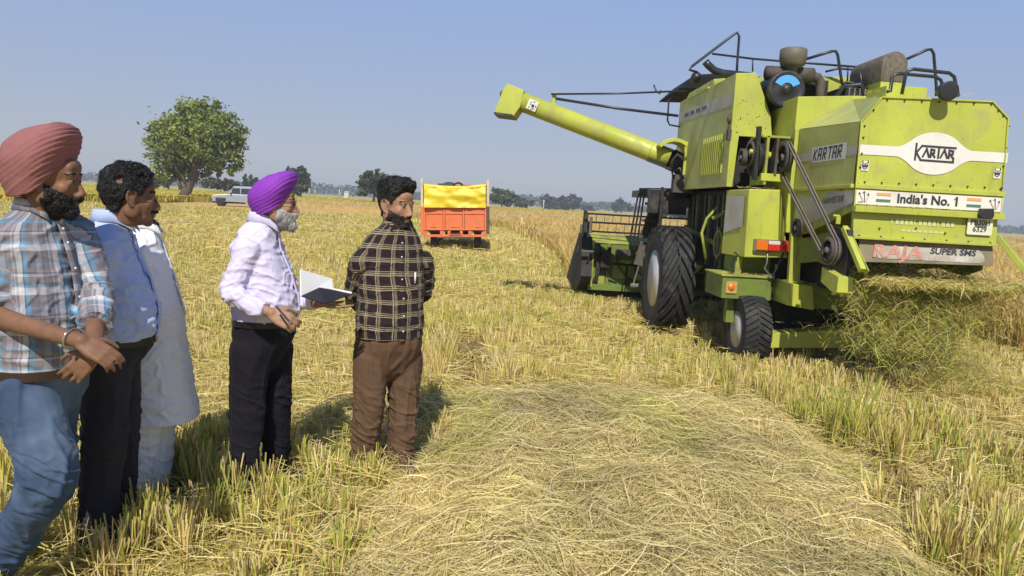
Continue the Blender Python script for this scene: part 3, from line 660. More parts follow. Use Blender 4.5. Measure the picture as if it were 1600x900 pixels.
for _ in range(26): b.ell((rng.uniform(2.63, 2.98), 8.499, rng.uniform(2.58, 2.95)), (rng.uniform(.003, .010), .002, rng.uniform(.003, .009)), M_grime_shade, n=8, k=4)
sub(b, 'oil_spots', eng)
# upper pulleys, shaft and the pair of long belts
b = MB()
b.cyl((2.70, 8.15, 2.36), (3.06, 8.15, 2.30), .025, None, M_lime, 14); b.bb(2.83, 2.86, 8.0, 8.45, 2.0, 2.52, M_limed); b.bb(2.93, 2.955, 7.98, 8.4, 2.1, 2.50, M_rust); b.bb(2.78, 3.08, 8.0, 8.40, 2.50, 2.525, M_limed); b.bb(2.80, 3.02, 7.99, 8.05, 2.04, 2.12, M_lime); b.bb(2.74, 2.78, 8.05, 8.12, 2.05, 2.62, M_grime_shade)
b.cyl((2.86, 8.15, 2.34), (2.93, 8.15, 2.32), .045, .04, M_lime, 12)
hv(b, 'drive_frame')
def pulley(c, r, w, name='pulley', groove=True, spoke=True):
    b = MB(); x, y, z = c
    prof = [(r*.72, -w/2), (r, -w/2), (r*.93, -w/6), (r*.93, w/6), (r, w/2), (r*.72, w/2)]
    b.lathe(prof, c, (1, 0, 0), M_rust, 28, True, True); b.cyl((x-w*.6, y, z), (x+w*.6, y, z), r*.22, None, M_steel, 14)
    for k in range(4):
        a = k*math.pi/2+.4; b.beam((x, y+math.cos(a)*r*.2, z+math.sin(a)*r*.2), (x, y+math.cos(a)*r*.78, z+math.sin(a)*r*.78), w*.5, r*.22, M_rust, (1, 0, 0))
    return hv(b, name, bevel=0)
UP, LO = (3.03, 7.98, 2.30), (3.06, 6.72, 1.385)
pulley(UP, .165, .07); pulley(LO, .125, .085); pulley((2.76, 8.25, 2.34), .15, .06); pulley((2.68, 8.3, 2.30), .10, .05); pulley((3.09, 7.62, 1.56), .10, .04)
b = MB(); b.lathe([(.21, -.03), (.21, .03), (.13, .03), (.13, -.03)], (2.80, 8.22, 2.30), (1, 0, 0), M_rubber, 30, True, True); hv(b, 'flywheel', bevel=0)
def belt(c0, r0, c1, r1, off):
    a = Vector((0, c0[1], c0[2])); c = Vector((0, c1[1], c1[2])); d = c-a; L = d.length; th = math.atan2(d.z, d.y); al = math.acos((r0-r1)/L)
    pts = []
    for k in range(13):
        an = th + al + (2*math.pi-2*al)*k/12; pts.append((0, a.y+math.cos(an)*r0, a.z+math.sin(an)*r0))
    for k in range(13):
        an = th - al + 2*al*k/12; pts.append((0, c.y+math.cos(an)*r1, c.z+math.sin(an)*r1))
    n = len(pts); b = MB()
    for i in range(n):
        p, q = pts[i], pts[(i+1) % n]; t0 = 0 if i < 13 else 1
        x0 = (c0[0] if i < 13 else c1[0])+off; x1 = (c0[0] if (i+1) % n < 13 else c1[0])+off
        b.beam((x0, p[1], p[2]), (x1, q[1], q[2]), .019, .014, M_belt, (1, 0, 0))
    return hv(b, 'drive_belt', bevel=0)
belt(UP, .165, LO, .125, -.016); belt(UP, .165, LO, .125, .016)
b = MB(); b.prism([(6.52, 1.36), (6.56, 1.58), (6.9, 1.60), (6.9, 1.10), (6.75, 1.02), (6.58, 1.05)], 3.12, 'X', .05, M_grime_shade); b.prism([(6.50, 1.16), (6.85, 1.22), (6.85, 1.08), (6.55, 1.0), (6.50, 1.02)], 3.05, 'X', .14, M_lime); hv(b, 'rotor_guard')
# air filter canister, precleaner, pipes
b = MB(); c = (3.13, 8.36, 3.08)
b.lathe([(.0, .0), (.045, 0), (.05, .02), (.17, .02), (.195, .0), (.205, .02), (.205, .08), (.2, .09), (.2, .50), (.0, .50)], c, (0, 1, 0), M_black, 36)
ac = hv(b, 'air_filter', bevel=0)
b = MB()
ang = [R_(25+13*k) for k in range(11)]
for k in range(10): b.add([(3.13+.07*math.cos(ang[k]), 8.372, 3.08+.07*math.sin(ang[k])), (3.13+.155*math.cos(ang[k]), 8.372, 3.08+.155*math.sin(ang[k])), (3.13+.155*math.cos(ang[k+1]), 8.372, 3.08+.155*math.sin(ang[k+1])), (3.13+.07*math.cos(ang[k+1]), 8.372, 3.08+.07*math.sin(ang[k+1]))], [(0, 1, 2, 3)], M_blue)
sub(b, 'sticker', ac)
b = MB(); b.lathe([(.0, .25), (.135, .245), (.148, .235), (.15, .135), (.142, .12), (.135, .07), (.10, .045), (.06, .03), (.055, -.22), (.0, -.22)], (3.23, 8.55, 3.31), (0, 0, 1), mat('olive_grey_plastic', (.13, .12, .09), .6, dirt=(.25, .2, .12), dirt_amt=.4), 32); hv(b, 'precleaner', bevel=0)
b = MB(); b.cyl((2.96, 8.62, 3.29), (3.20, 8.62, 3.29), .08, None, M_rust, 20); b.cyl((3.26, 8.62, 3.29), (3.50, 8.62, 3.29), .085, None, M_rust, 20); b.cyl((3.19, 8.6, 3.27), (3.27, 8.6, 3.27), .095, None, M_rust, 20); hv(b, 'intake_pipe', bevel=0)
b = MB(); b.tube([(3.50, 8.62, 3.28), (3.56, 8.62, 3.27), (3.60, 8.62, 3.22), (3.61, 8.62, 3.10), (3.61, 8.62, 2.97)], .055, M_rust, 12); b.cyl((3.61, 8.62, 2.99), (3.61, 8.62, 3.02), .09, None, M_rust, 14); hv(b, 'elbow_pipe', bevel=0)
b = MB(); b.tube([(2.95, 9.1, 3.33), (2.6, 9.1, 3.345), (2.5, 9.1, 3.37), (2.42, 9.1, 3.43), (2.38, 9.1, 3.47)], .045, M_tube, 12); hv(b, 'exhaust_pipe', bevel=0)
b = MB(); b.bb(3.3, 3.75, 8.75, 9.2, 2.97, 3.27, M_grime_shade); b.bb(3.85, 4.25, 8.5, 9.0, 2.98, 3.18, M_grime_shade); b.tube([(3.75, 8.6, 3.0), (3.85, 8.55, 3.18), (4.0, 8.5, 3.2), (4.15, 8.5, 3.05)], .03, M_tube, 10); b.tube([(3.78, 8.7, 3.0), (3.9, 8.62, 3.24), (4.1, 8.6, 3.22)], .02, M_tube, 10)
for k in range(6): b.bb(3.87+.06*k, 3.885+.06*k, 8.47, 8.5, 2.99, 3.15, M_steel)
hv(b, 'engine')
b = MB()
rr, zc = .14, 3.38; arch = [(rr*math.cos(R_(a)), zc + rr*math.sin(R_(a))) for a in range(0, 181, 15)] + [(-rr, 3.2), (rr, 3.2)]
b.loft([[(4.22+x, 8.2, z) for x, z in arch], [(4.22+x, 8.95, z) for x, z in arch]], M_drum, True, True); b.bb(4.09, 4.35, 8.21, 8.7, 2.97, 3.21, M_lime); hv(b, 'dust_screen', bevel=.004)
b = MB(); b.bb(3.70, 4.1, 7.3, 7.7, 2.80, 2.99, M_lime); hv(b, 'top_hatch')
# canopy over the driver
b = MB(); b.loft([[(2.50, 10.9, 3.42), (4.7, 10.9, 3.50), (4.7, 12.3, 3.50), (2.50, 12.3, 3.42)], [(2.72, 10.9, 3.64), (4.7, 10.9, 3.66), (4.7, 12.3, 3.66), (2.72, 12.3, 3.64)], [(3.0, 11.1, 3.70), (4.6, 11.1, 3.70), (4.6, 12.2, 3.70), (3.0, 12.2, 3.70)]], M_roof, True, False); hv(b, 'canopy', bevel=.02)
b = MB()
for x in (2.9, 4.55): b.beam((x, 12.2, 1.9), (x, 12.2, 3.5), .05, .05, M_black); b.beam((x, 11.15, 3.2), (x, 11.15, 3.5), .05, .05, M_black)
hv(b, 'canopy_post')
def lamp(c, d, r, name='work_lamp'):
    b = MB(); b.lathe([(.0, .09), (r*.6, .085), (r*.95, .05), (r*1.02, .0), (r*1.02, -.012), (r*.9, -.014)], c, d, M_black, 24); o = hv(b, name, bevel=0)
    b = MB(); b.lathe([(r*.92, -.004), (r*.6, -.010), (0, -.014)], c, d, M_clear, 24); sub(b, 'lens', o); return o
lamp((3.815, 6.46, 2.82), (.05, 1, .1), .082)
b = MB(); b.beam((3.83, 6.56, 2.77), (3.83, 6.5, 2.80), .03, .02, M_rust); b.beam((3.86, 6.6, 2.78), (4.0, 6.62, 2.83), .04, .05, M_rust); hv(b, 'lamp_bracket')
pq = at(1088, 122, Y=9.6); lamp(pq, (-.3, -1, .1), .07)
# handrails
def rail(pts, r=.016, name='handrail'):
    P = []
    for (px, py, Y) in pts: P.append(at(px, py, Y=Y))
    b = MB(); b.tube(P, r, M_tube, 8); return hv(b, name, bevel=0)
rail([(1090, 113, 9.3), (1077, 109, 9.3), (1082, 103, 9.3), (1145, 55, 9.3), (1152, 51, 9.3), (1155, 57, 9.3), (1152, 98, 9.3), (1151, 116, 9.3)])
rail([(1113, 84, 9.9), (1178, 92, 9.5), (1240, 97, 9.3), (1345, 105, 9.1)], .014)
rail([(1176, 91, 9.5), (1176, 112, 9.5)], .01); rail([(1325, 103, 9.1), (1324, 130, 9.1)], .01)
rail([(1257, 93, 8.6), (1300, 80, 8.6), (1306, 80, 8.6), (1309, 86, 8.6), (1314, 120, 8.6), (1320, 153, 8.6)])
rail([(1343, 108, 8.5), (1350, 153, 8.5)], .012)
rail([(1290, 112, 9.0), (1310, 107, 9.0), (1345, 110, 9.0), (1350, 130, 9.0)], .013); rail([(1318, 137, 8.5), (1349, 140, 8.5)], .008)
rail([(1400, 100, 8.3), (1448, 78, 8.3), (1455, 77, 8.3), (1459, 84, 8.3), (1463, 135, 8.3), (1463, 150, 8.3)])
rail([(1386, 143, 7.0), (1391, 143, 7.0), (1394, 120, 7.0), (1400, 116, 7.0), (1405, 115, 7.0), (1462, 120, 7.0), (1470, 125, 7.0), (1473, 134, 7.0), (1473, 152, 7.0)])
rail([(1409, 147, 6.8), (1415, 118, 6.8), (1420, 110, 6.8), (1427, 108, 6.8), (1483, 114, 6.8), (1491, 120, 6.8), (1493, 130, 6.8), (1493, 148, 6.8)])
rail([(1064, 152, 11.0), (1049, 152, 11.0), (1045, 156, 11.0), (1043, 188, 11.0), (1046, 195, 11.0), (1062, 198, 11.0)], .013)
# fuel tank with tail lamp
b = MB(); b.hexa([(2.70, 8.0, 1.205), (3.175, 8.0, 1.225), (3.1, 8.62, 1.23), (2.63, 8.62, 1.2), (2.685, 8.0, 1.945), (3.03, 8.0, 1.955), (3.0, 8.62, 1.96), (2.63, 8.62, 1.94)], M_lime); ft = hv(b, 'fuel_tank', bevel=.01)
b = MB(); b.add([(2.668, 8.07, 1.62), (2.665, 8.07, 1.87), (2.624, 8.58, 1.87), (2.626, 8.58, 1.44), (2.672, 8.07, 1.54)], [(0, 1, 2, 3, 4)], M_greyst); sub(b, 'side_sticker', ft)
b = MB(); b.bb(2.78, 3.20, 7.955, 7.995, 1.285, 1.412, M_steel); tl = sub(b, 'tail_lamp', ft)
for x0, x1, m in ((2.80, 2.925, M_orange), (2.93, 3.06, M_red), (3.065, 3.185, M_red)):
    bb_ = MB(); bb_.bb(x0, x1, 7.935, 7.957, 1.298, 1.402 if m is not M_red or x0 > 3 else 1.36, m); sub(bb_, 'lens', ft, bevel=.004)
bb_ = MB(); bb_.bb(2.93, 3.06, 7.936, 7.957, 1.363, 1.402, M_clear); sub(bb_, 'lens', ft, bevel=.004)
b = MB(); b.tube([(2.94, 7.98, 1.29), (2.95, 7.99, 1.16), (2.93, 8.0, 1.10), (3.0, 8.0, 1.02), (3.05, 8.0, 1.0)], .010, M_steel, 8); b.tube([(3.12, 7.98, 1.29), (3.08, 7.99, 1.15), (3.04, 8.0, 1.05), (3.04, 8.0, .95)], .010, M_grime_shade, 8); hv(b, 'wiring', bevel=0)
b = MB(); b.bb(2.66, 2.73, 8.15, 8.2, 1.0, 1.2, M_limed); b.tube([(2.62, 8.1, .98), (2.60, 8.12, 1.12), (2.66, 8.1, 1.22), (2.62, 8.1, 1.25)], .013, M_grime_shade, 8); hv(b, 'bracket')
# rear axle: box, beams, brackets
b = MB(); b.bb(2.50, 3.05, 8.05, 8.7, .74, .985, M_dgreen); b.bb(2.48, 3.06, 8.03, 8.7, .985, 1.005, M_limed); b.bb(2.70, 3.2, 8.35, 8.7, 1.0, 1.25, M_dgreen); b.bb(2.62, 2.72, 8.2, 8.3, .45, .75, M_dgreen); ax = hv(b, 'axle_box')
b = MB(); b.lathe([(0, -.02), (.03, -.018), (.045, 0)], (2.60, 8.04, .865), (0, 1, 0), M_orange, 18); sub(b, 'reflector', ax)
b = MB(); b.bb(2.54, 2.66, 8.035, 8.049, .80, .93, mat('orange_dirt', (.45, .33, .10), .7)); sub(b, 'reflector_plate', ax)
b = MB(); b.hexa([(3.10, 7.7, .74), (3.40, 7.72, .70), (3.40, 8.3, .70), (3.10, 8.3, .74), (3.12, 7.7, .97), (3.36, 7.72, .96), (3.36, 8.3, .96), (3.12, 8.3, .97)], M_lime); b.beam((3.38, 7.9, .85), (4.7, 7.9, .80), .3, .26, M_dgreen); b.beam((3.22, 7.9, .95), (3.20, 7.9, 1.5), .06, .12, M_lime); hv(b, 'axle_bracket')  # beam coloured darker than the bracket to carry the shade on it
b = MB(); b.hexa([(2.95, 7.82, .25), (4.75, 7.82, .34), (4.75, 8.06, .34), (2.95, 8.06, .25), (2.95, 7.82, .40), (4.75, 7.82, .62), (4.75, 8.06, .62), (2.95, 8.06, .40)], M_lime); hv(b, 'rear_axle')
# wheels
def wheel(name, cx, cy, r, w, side, nl, lug_h, ang_in=True, rim_r=.52):
    """side -1: outer face towards -X"""
    b = MB(); hw = w/2; c = (cx, cy, r)
    rc = r - lug_h
    prof = [(r*rim_r, -hw*.82), (r*(rim_r+.10), -hw*.97), (r*.80, -hw), (rc*.955, -hw*.93), (rc*.985, -hw*.8), (rc, 0), (rc*.985, hw*.8), (rc*.955, hw*.93), (r*.80, hw), (r*(rim_r+.10), hw*.97), (r*rim_r, hw*.82)]
    b.lathe(prof, c, (1, 0, 0), M_rubber, 48, True)
    ty = hv(b, name, bevel=0)
    b = MB()
    for k in range(nl):
        for s in (-1, 1):
            a0 = 2*math.pi*(k + (.5 if s > 0 else 0))/nl; n = 4; ring = []
            for i in range(n+1):
                t = i/n; x = s*hw*(.99*t - .05*(1-t)); a = a0 + (t)*(.62 if nl < 25 else .22)
                da = (.085 if nl < 25 else .075)*(1+.25*t)
                rb = rc*(1-.05*t*t)-.01; rt = r*(1-.035*t**3)
                q = lambda rad, aa: (cx+x, cy+math.cos(aa)*rad, r+math.sin(aa)*rad)
                ring.append([q(rb, a-da*1.1), q(rt, a-da*.75), q(rt, a+da*.75), q(rb, a+da*1.1)])
            b.loft(ring, M_rubber, True, False)
    sub(b, 'tread', ty, bevel=0)
    b = MB(); o = side*hw
    b.lathe([(r*rim_r*1.03, o*.86), (r*rim_r*1.0, o*.70), (r*rim_r*.9, o*.45), (r*rim_r*.82, o*.30), (r*.25, o*.25), (r*.22, o*.5), (r*.12, o*.55), (0, o*.55)], c, (1, 0, 0), M_silver, 36)
    b.lathe([(r*rim_r*1.03, -o*.86), (r*rim_r*.9, -o*.45), (r*rim_r*.5, -o*.1), (0, -o*.1)], c, (1, 0, 0), M_silver, 36)
    for k in range(8):
        a = k*math.pi/4; b.cyl((cx+o*.25, cy+math.cos(a)*r*.18, r+math.sin(a)*r*.18), (cx+o*.62, cy+math.cos(a)*r*.18, r+math.sin(a)*r*.18), .014, None, M_rust, 8)
    sub(b, 'rim', ty)
    b = MB(); b.cyl((cx-side*hw*.1, cy, r), (cx-side*(hw+.35), cy, r), r*.14, None, M_grime_shade, 14); sub(b, 'hub', ty)
    return ty
wheel('front_wheel', 2.365, 10.12, .732, .43, -1, 19, .045); wheel('front_wheel', 5.295, 10.12, .732, .43, 1, 19, .045)
wheel('rear_wheel', 2.84, 8.10, .395, .29, -1, 34, .018, rim_r=.5); wheel('rear_wheel', 4.82, 8.10, .395, .29, 1, 34, .018, rim_r=.5)
# clutter between the wheels: levers, chains, brake hub
b = MB(); b.tube([(2.66, 9.0, 1.75), (2.55, 9.05, 1.6), (2.50, 9.05, 1.42), (2.58, 9.05, 1.1)], .018, M_limed, 8); b.tube([(2.6, 9.0, 1.6), (2.85, 9.0, 1.73)], .024, M_limed, 8); hv(b, 'lever', bevel=0)
b = MB(); b.lathe([(.17, -.012), (.17, .012), (.15, .012), (.15, -.012)], (2.70, 9.0, 1.30), (1, 0, 0), M_limed, 26, True, True); b.beam((2.70, 9.0, 1.5), (2.72, 9.0, 1.1), .03, .05, M_steel); hv(b, 'idler_wheel', bevel=0)
b = MB(); b.lathe([(0, -.05), (.06, -.05), (.08, -.02), (.16, -.02), (.17, .03), (.10, .05)], (2.80, 9.6, .78), (1, 0, 0), mat('rusty_pink_hub', (.26, .16, .12), .8, var=.3), 22); hv(b, 'brake_hub', bevel=0)
b = MB()
for i in range(9): b.beam((2.72+.02*(i % 3), 8.8+.2*i, 1.0), (2.74, 8.85+.2*i, 1.9), .03, .03, [M_grime_shade, M_dgreen, M_rust][i % 3])
b.beam((2.74, 8.8, 1.25), (2.74, 10.8, 1.45), .05, .06, M_dgreen); hv(b, 'strut')
# platform, ladder
b = MB(); b.bb(2.20, 4.6, 10.9, 12.4, 1.86, 1.97, M_black); b.bb(2.18, 2.72, 10.75, 10.95, 1.62, 1.97, M_black); b.bb(2.30, 2.34, 10.6, 10.66, 1.4, 2.0, M_grime_shade); hv(b, 'platform', bevel=.01)
lp = at(1070, 317, Y=10.7); lamp(lp, (0, 1, 0), .075)
def LP(px, py, Y): return at(px, py, Y=Y)
b = MB(); Yl = 11.3
b.beam(LP(1031, 306, Yl), LP(1010, 372, Yl), .20, .03, M_black, (0, 1, 0)); b.beam(LP(1012, 380, Yl-.05), LP(1001, 416, Yl-.1), .23, .035, M_rust, (0, 1, 0))
b.beam(LP(1046, 300, Yl+.4), LP(1003, 300, Yl), .12, .12, M_black)
for px in (996, 1011): b.beam(LP(px+2, 416, Yl-.1), LP(px-7, 446, Yl-.12), .022, .022, M_steel)
b.beam(LP(985, 446, Yl-.12), LP(1004, 446, Yl-.12), .04, .05, M_steel)
for k in range(4): b.beam(LP(1008-5*k, 318+26*k, Yl-.03), LP(1030-6*k, 319+26*k, Yl-.03), .05, .04, M_rust)
lad = hv(b, 'ladder')
for off in (0, 6, 12):
    rail([(1040, 297, Yl), (1008+off*.4, 297, Yl), (999+off*.7, 302, Yl), (996+off*.8, 310, Yl), (984+off, 376, Yl), (988+off, 383, Yl), (994+off*.7, 384, Yl)], .014, 'ladder_rail')
# header
b = MB(); Yh = 12.7
b.bb(1.62, 6.0, Yh, Yh+.05, .26, 1.06, M_dgreen); b.hexa([(1.62, Yh+.05, 1.0), (6.0, Yh+.05, 1.0), (6.0, Yh+.4, 1.06), (1.62, Yh+.4, 1.06), (1.62, Yh-.02, 1.06), (6.0, Yh-.02, 1.06), (6.0, Yh+.45, 1.2), (1.62, Yh+.45, 1.2)], M_limed)  # back wall colour darkened for the shadow lying on it
b.bb(1.62, 6.0, Yh+.05, Yh+1.5, .14, .22, M_grime_shade); b.beam((1.6, Yh-.06, .30), (6.0, Yh-.06, .30), .1, .1, M_dgreen); b.bb(1.9, 1.95, Yh-.05, Yh, .3, 1.05, M_dgreen); b.bb(2.35, 2.40, Yh-.05, Yh, .3, 1.05, M_dgreen); b.beam((2.0, Yh-.07, .72), (3.2, Yh-.07, .70), .04, .04, M_grime_shade)
b.beam((2.25, Yh-.05, .3), (2.25, Yh-.05, .7), .03, .03, M_grime_shade)
for k in range(3): b.tube([(1.75+.3*k, Yh-.04, .95), (1.8+.28*k, Yh-.12, .7), (1.95+.3*k, Yh-.08, .5), (2.1+.3*k, Yh-.04, .42)], .016, M_tube, 6)
b.box((1.86, Yh-.1, .78), (.16, .14, .26), M_grime_shade); b.box((2.2, Yh-.09, .92), (.3, .1, .1), M_rust); b.beam((1.66, Yh-.05, .3), (1.95, Yh-.05, 1.0), .04, .05, M_grime_shade)
hd = hv(b, 'header', bevel=.006)
b = MB(); b.bb(2.02, 2.34, Yh-.012, Yh-.002, .46, .78, M_limed); b.bb(2.42, 3.1, Yh-.012, Yh-.002, .46, .76, M_limed); b.bb(1.7, 1.88, Yh-.012, Yh-.002, .30, .5, M_limed); sub(b, 'sunlit_patch', hd)  # lighter patches painted in for the sunlit part of the wall
for X in (1.44, 6.0):
    b = MB(); b.prism([(12.45, .42), (12.35, .50), (12.6, 1.14), (13.1, 1.2), (14.4, .5), (14.9, .22), (13.0, .20)], X, 'X', .18 if X < 3 else .14, M_grime_shade); b.prism([(12.6, .9), (12.7, 1.55), (12.85, 1.6), (13.0, .9)], X+.03, 'X', .06, M_grime_shade); b.bb(X-.02, X+.18, 12.3, 12.37, .92, .94, M_steel)
    b.ell((X+.25, 12.62, .95), (.10, .07, .10), M_rust); b.beam((X+.3, 12.6, .4), (X+.3, 12.6, 1.05), .05, .05, M_grime_shade); b.beam((X+.2, 12.58, .3), (X+.2, 12.58, 1.1), .04, .04, M_limed)
    b.tube([(X+.05, 12.5, .6), (X+.1, 12.4, .75), (X+.15, 12.42, .9), (X+.28, 12.5, .95)], .015, M_tube, 8)
    sub(b, 'end_shield', hd)
b = MB(); cz, cy = 1.05, 13.9
for X in (1.66, 3.8, 5.9):
    for k in range(6):
        a = k*math.pi/3+.3; b.beam((X, cy, cz), (X, cy+.5*math.cos(a), cz+.5*math.sin(a)), .03, .05, M_grime_shade, (1, 0, 0))
for k in range(6):
    a = k*math.pi/3+.3; y, z = cy+.5*math.cos(a), cz+.5*math.sin(a); b.cyl((1.6, y, z), (6.0, y, z), .017, None, M_tube, 8)
    for j in range(28): b.cyl((1.7+.155*j, y, z), (1.7+.155*j, y+.03, z-.16), .005, None, M_tube, 5, False)
b.cyl((1.6, cy, cz), (6.0, cy, cz), .05, None, M_grime_shade, 12); hv(b, 'reel', bevel=0)
b = MB()
for px, py0, py1 in ((907, 352, 400), (922, 340, 400)): b.beam(at(px-3, py1, Y=13.1), at(px+2, py0, Y=13.3), .05, .12, M_rust)
hv(b, 'reel_arm')
b = MB(); b.cyl((1.7, 13.4, .42), (6.0, 13.4, .42), .16, None, M_steel, 18); hv(b, 'auger_screw', bevel=0)
# unloading auger tube and its stays
A0, A1 = at(1046, 248, Y=10.7), at(787, 148, Y=11.3); d = (A1-A0).normalized()
b = MB(); b.tube([A0, A0+d*.25, A1], .142, M_lime, 28); b.tube([A0+d*.28, A0+d*.30], .148, M_lime, 28)
dn = Vector((-.36, -.0, -1)).normalized(); tip = A1 - d*.14
aug = hv(b, 'unloading_auger', bevel=0)
side = d.cross(dn).normalized()
b = MB(); w = .146; e0 = A1 - d*.30; nrm = (dn - d*dn.dot(d)).normalized()
pts = [(-.02, -.150), (.0, .30), (-.02, .33), (-.30, .26), (-.34, .10), (-.30, -.148)]
b.loft([[A1 + d*p[0] + nrm*p[1] + side*w for p in pts], [A1 + d*p[0] + nrm*p[1] - side*w for p in pts]], M_lime, True, False)
sp = sub(b, 'spout', aug, bevel=.006)
b = MB()
pts2 = [(.004, .305), (-.02, .336), (-.305, .266), (-.28, .24)]
b.loft([[A1 + d*p[0] + nrm*p[1] + side*(w+.004) for p in pts2], [A1 + d*p[0] + nrm*p[1] - side*(w+.004) for p in pts2]], M_black, True, False); sub(b, 'rubber_lip', aug)
b = MB()
for t in (-.12, 0, .14): b.cyl(A1 + nrm*t + d*.0 - side*.08, A1 + nrm*t + d*.02 - side*.08, .012, None, M_grime_shade, 8)
b.ell(A1 + d*.03, (.03, .05, .05), M_rust); sub(b, 'bolt', aug)
b = MB(); q = at(832, 164, Y=11.0); b.box(q + Vector((0, .02, 0)), (.15, .02, .15), M_white, Matrix.Rotation(R_(22), 3, 'Y')); sub(b, 'sticker', aug)
b = MB()
for dx, dz, rx, rz in ((-.02, .04, .012, .006), (.028, .045, .014, .007), (.005, -.012, .022, .026), (-.05, -.03, .008, .018), (.05, -.02, .007, .022), (-.03, .012, .01, .01), (.0, -.055, .03, .006)): b.ell(q + Vector((dx, .007, dz)), (rx, .003, rz), M_ink, n=10, k=6)
sub(b, 'sticker_print', aug)
b = MB(); br = at(865, 155, Y=11.15); b.beam(br + Vector((0, 0, -.12)), br + Vector((.01, 0, .10)), .05, .06, M_lime); sub(b, 'stay_bracket', aug)
for p, q2, r in ((at(861, 147, Y=11.1), at(1072, 142, Y=10.9), .014), (at(868, 154, Y=11.1), at(1060, 181, Y=10.9), .020)):
    b = MB(); b.tube([p, (p*.5+q2*.5)+Vector((0, 0, -.015)), q2], r, M_tube, 8)
    if r < .018: h = p*.2+q2*.8; b.tube([h+Vector((-.08, 0, .09)), h+Vector((-.03, 0, -.01)), h+Vector((.02, 0, -.03)), h+Vector((.03, 0, .02))], .012, M_tube, 6)
    hv(b, 'stay_rod', bevel=0)
# auger elbow at the body
b = MB(); e = at(1062, 262, Y=10.75)
b.tube([A0 - d*.02, e + Vector((.06, 0, .02)), e + Vector((.16, 0, -.2))], .155, M_grime_shade, 22); b.beam(A0 - d*.02 + Vector((0, -.1, -.15)), A0 + d*.34 + Vector((0, -.1, -.15)), .12, .03, M_black); hv(b, 'auger_elbow', bevel=0)
b = MB(); c = at(1052, 250, Y=10.5); outer = arc((c.x, 10.45, c.z), .30, 20, 140, 10); inner = arc((c.x, 10.45, c.z), .25, 20, 140, 10)
b.loft([[p for p in outer] + [p for p in inner[::-1]], [p + Vector((0, .35, 0)) for p in outer] + [p + Vector((0, .35, 0)) for p in inner[::-1]]], M_lime, True, False)
b.bb(c.x+.14, c.x+.36, 10.46, 10.5, c.z-.3, c.z+.26, M_lime); b.cyl((c.x+.25, 10.44, c.z+.18), (c.x+.25, 10.47, c.z+.18), .03, None, M_grime_shade, 12); hv(b, 'pivot_bracket')
b = MB(); b.tube([at(1056, 285, Y=10.5), at(1050, 270, Y=10.4), at(1062, 262, Y=10.4), at(1068, 280, Y=10.4)], .014, M_tube, 8); b.bb(c.x+.02, c.x+.30, 10.45, 10.6, c.z-.45, c.z-.2, M_rust); hv(b, 'hydraulic_hose', bevel=0)
# thin deflector fins under the hood
b = MB(); b.hexa([(3.75, 6.58, 1.098), (5.0, 6.60, 1.088), (5.0, 6.85, 1.09), (3.75, 6.85, 1.10), (3.75, 6.58, 1.11), (5.0, 6.60, 1.10), (5.0, 6.85, 1.102), (3.75, 6.85, 1.112)], M_limed); hv(b, 'deflector_plate', bevel=0)

b = MB()
for _ in range(420):
    k = int(rng.integers(0, 6))
    x0, x1, y0, y1, z = ((3.2, 4.5, 6.55, 6.59, 1.803), (3.35, 4.25, 6.7, 7.8, 2.79), (2.5, 3.05, 8.05, 8.3, 1.01), (2.7, 3.0, 8.02, 8.5, 1.963), (3.12, 3.38, 7.74, 8.0, .975), (3.0, 4.4, 7.85, 8.02, .52))[k]
    x, y = rng.uniform(x0, x1), rng.uniform(y0, y1); a = rng.uniform(0, 6.28); l = rng.uniform(.02, .08); zz = z + (.06*(y-6.7)+.06 if k == 1 else 0)
    d_ = Vector((math.cos(a), math.sin(a)*.5, rng.uniform(-.1, .25)))*l; b.beam((x, y, zz+.004), Vector((x, y, zz+.008)) + d_, .003, .002, M_chaff)
tag_c = hv(b, 'chaff', bevel=0); tag_c['kind'] = 'stuff'
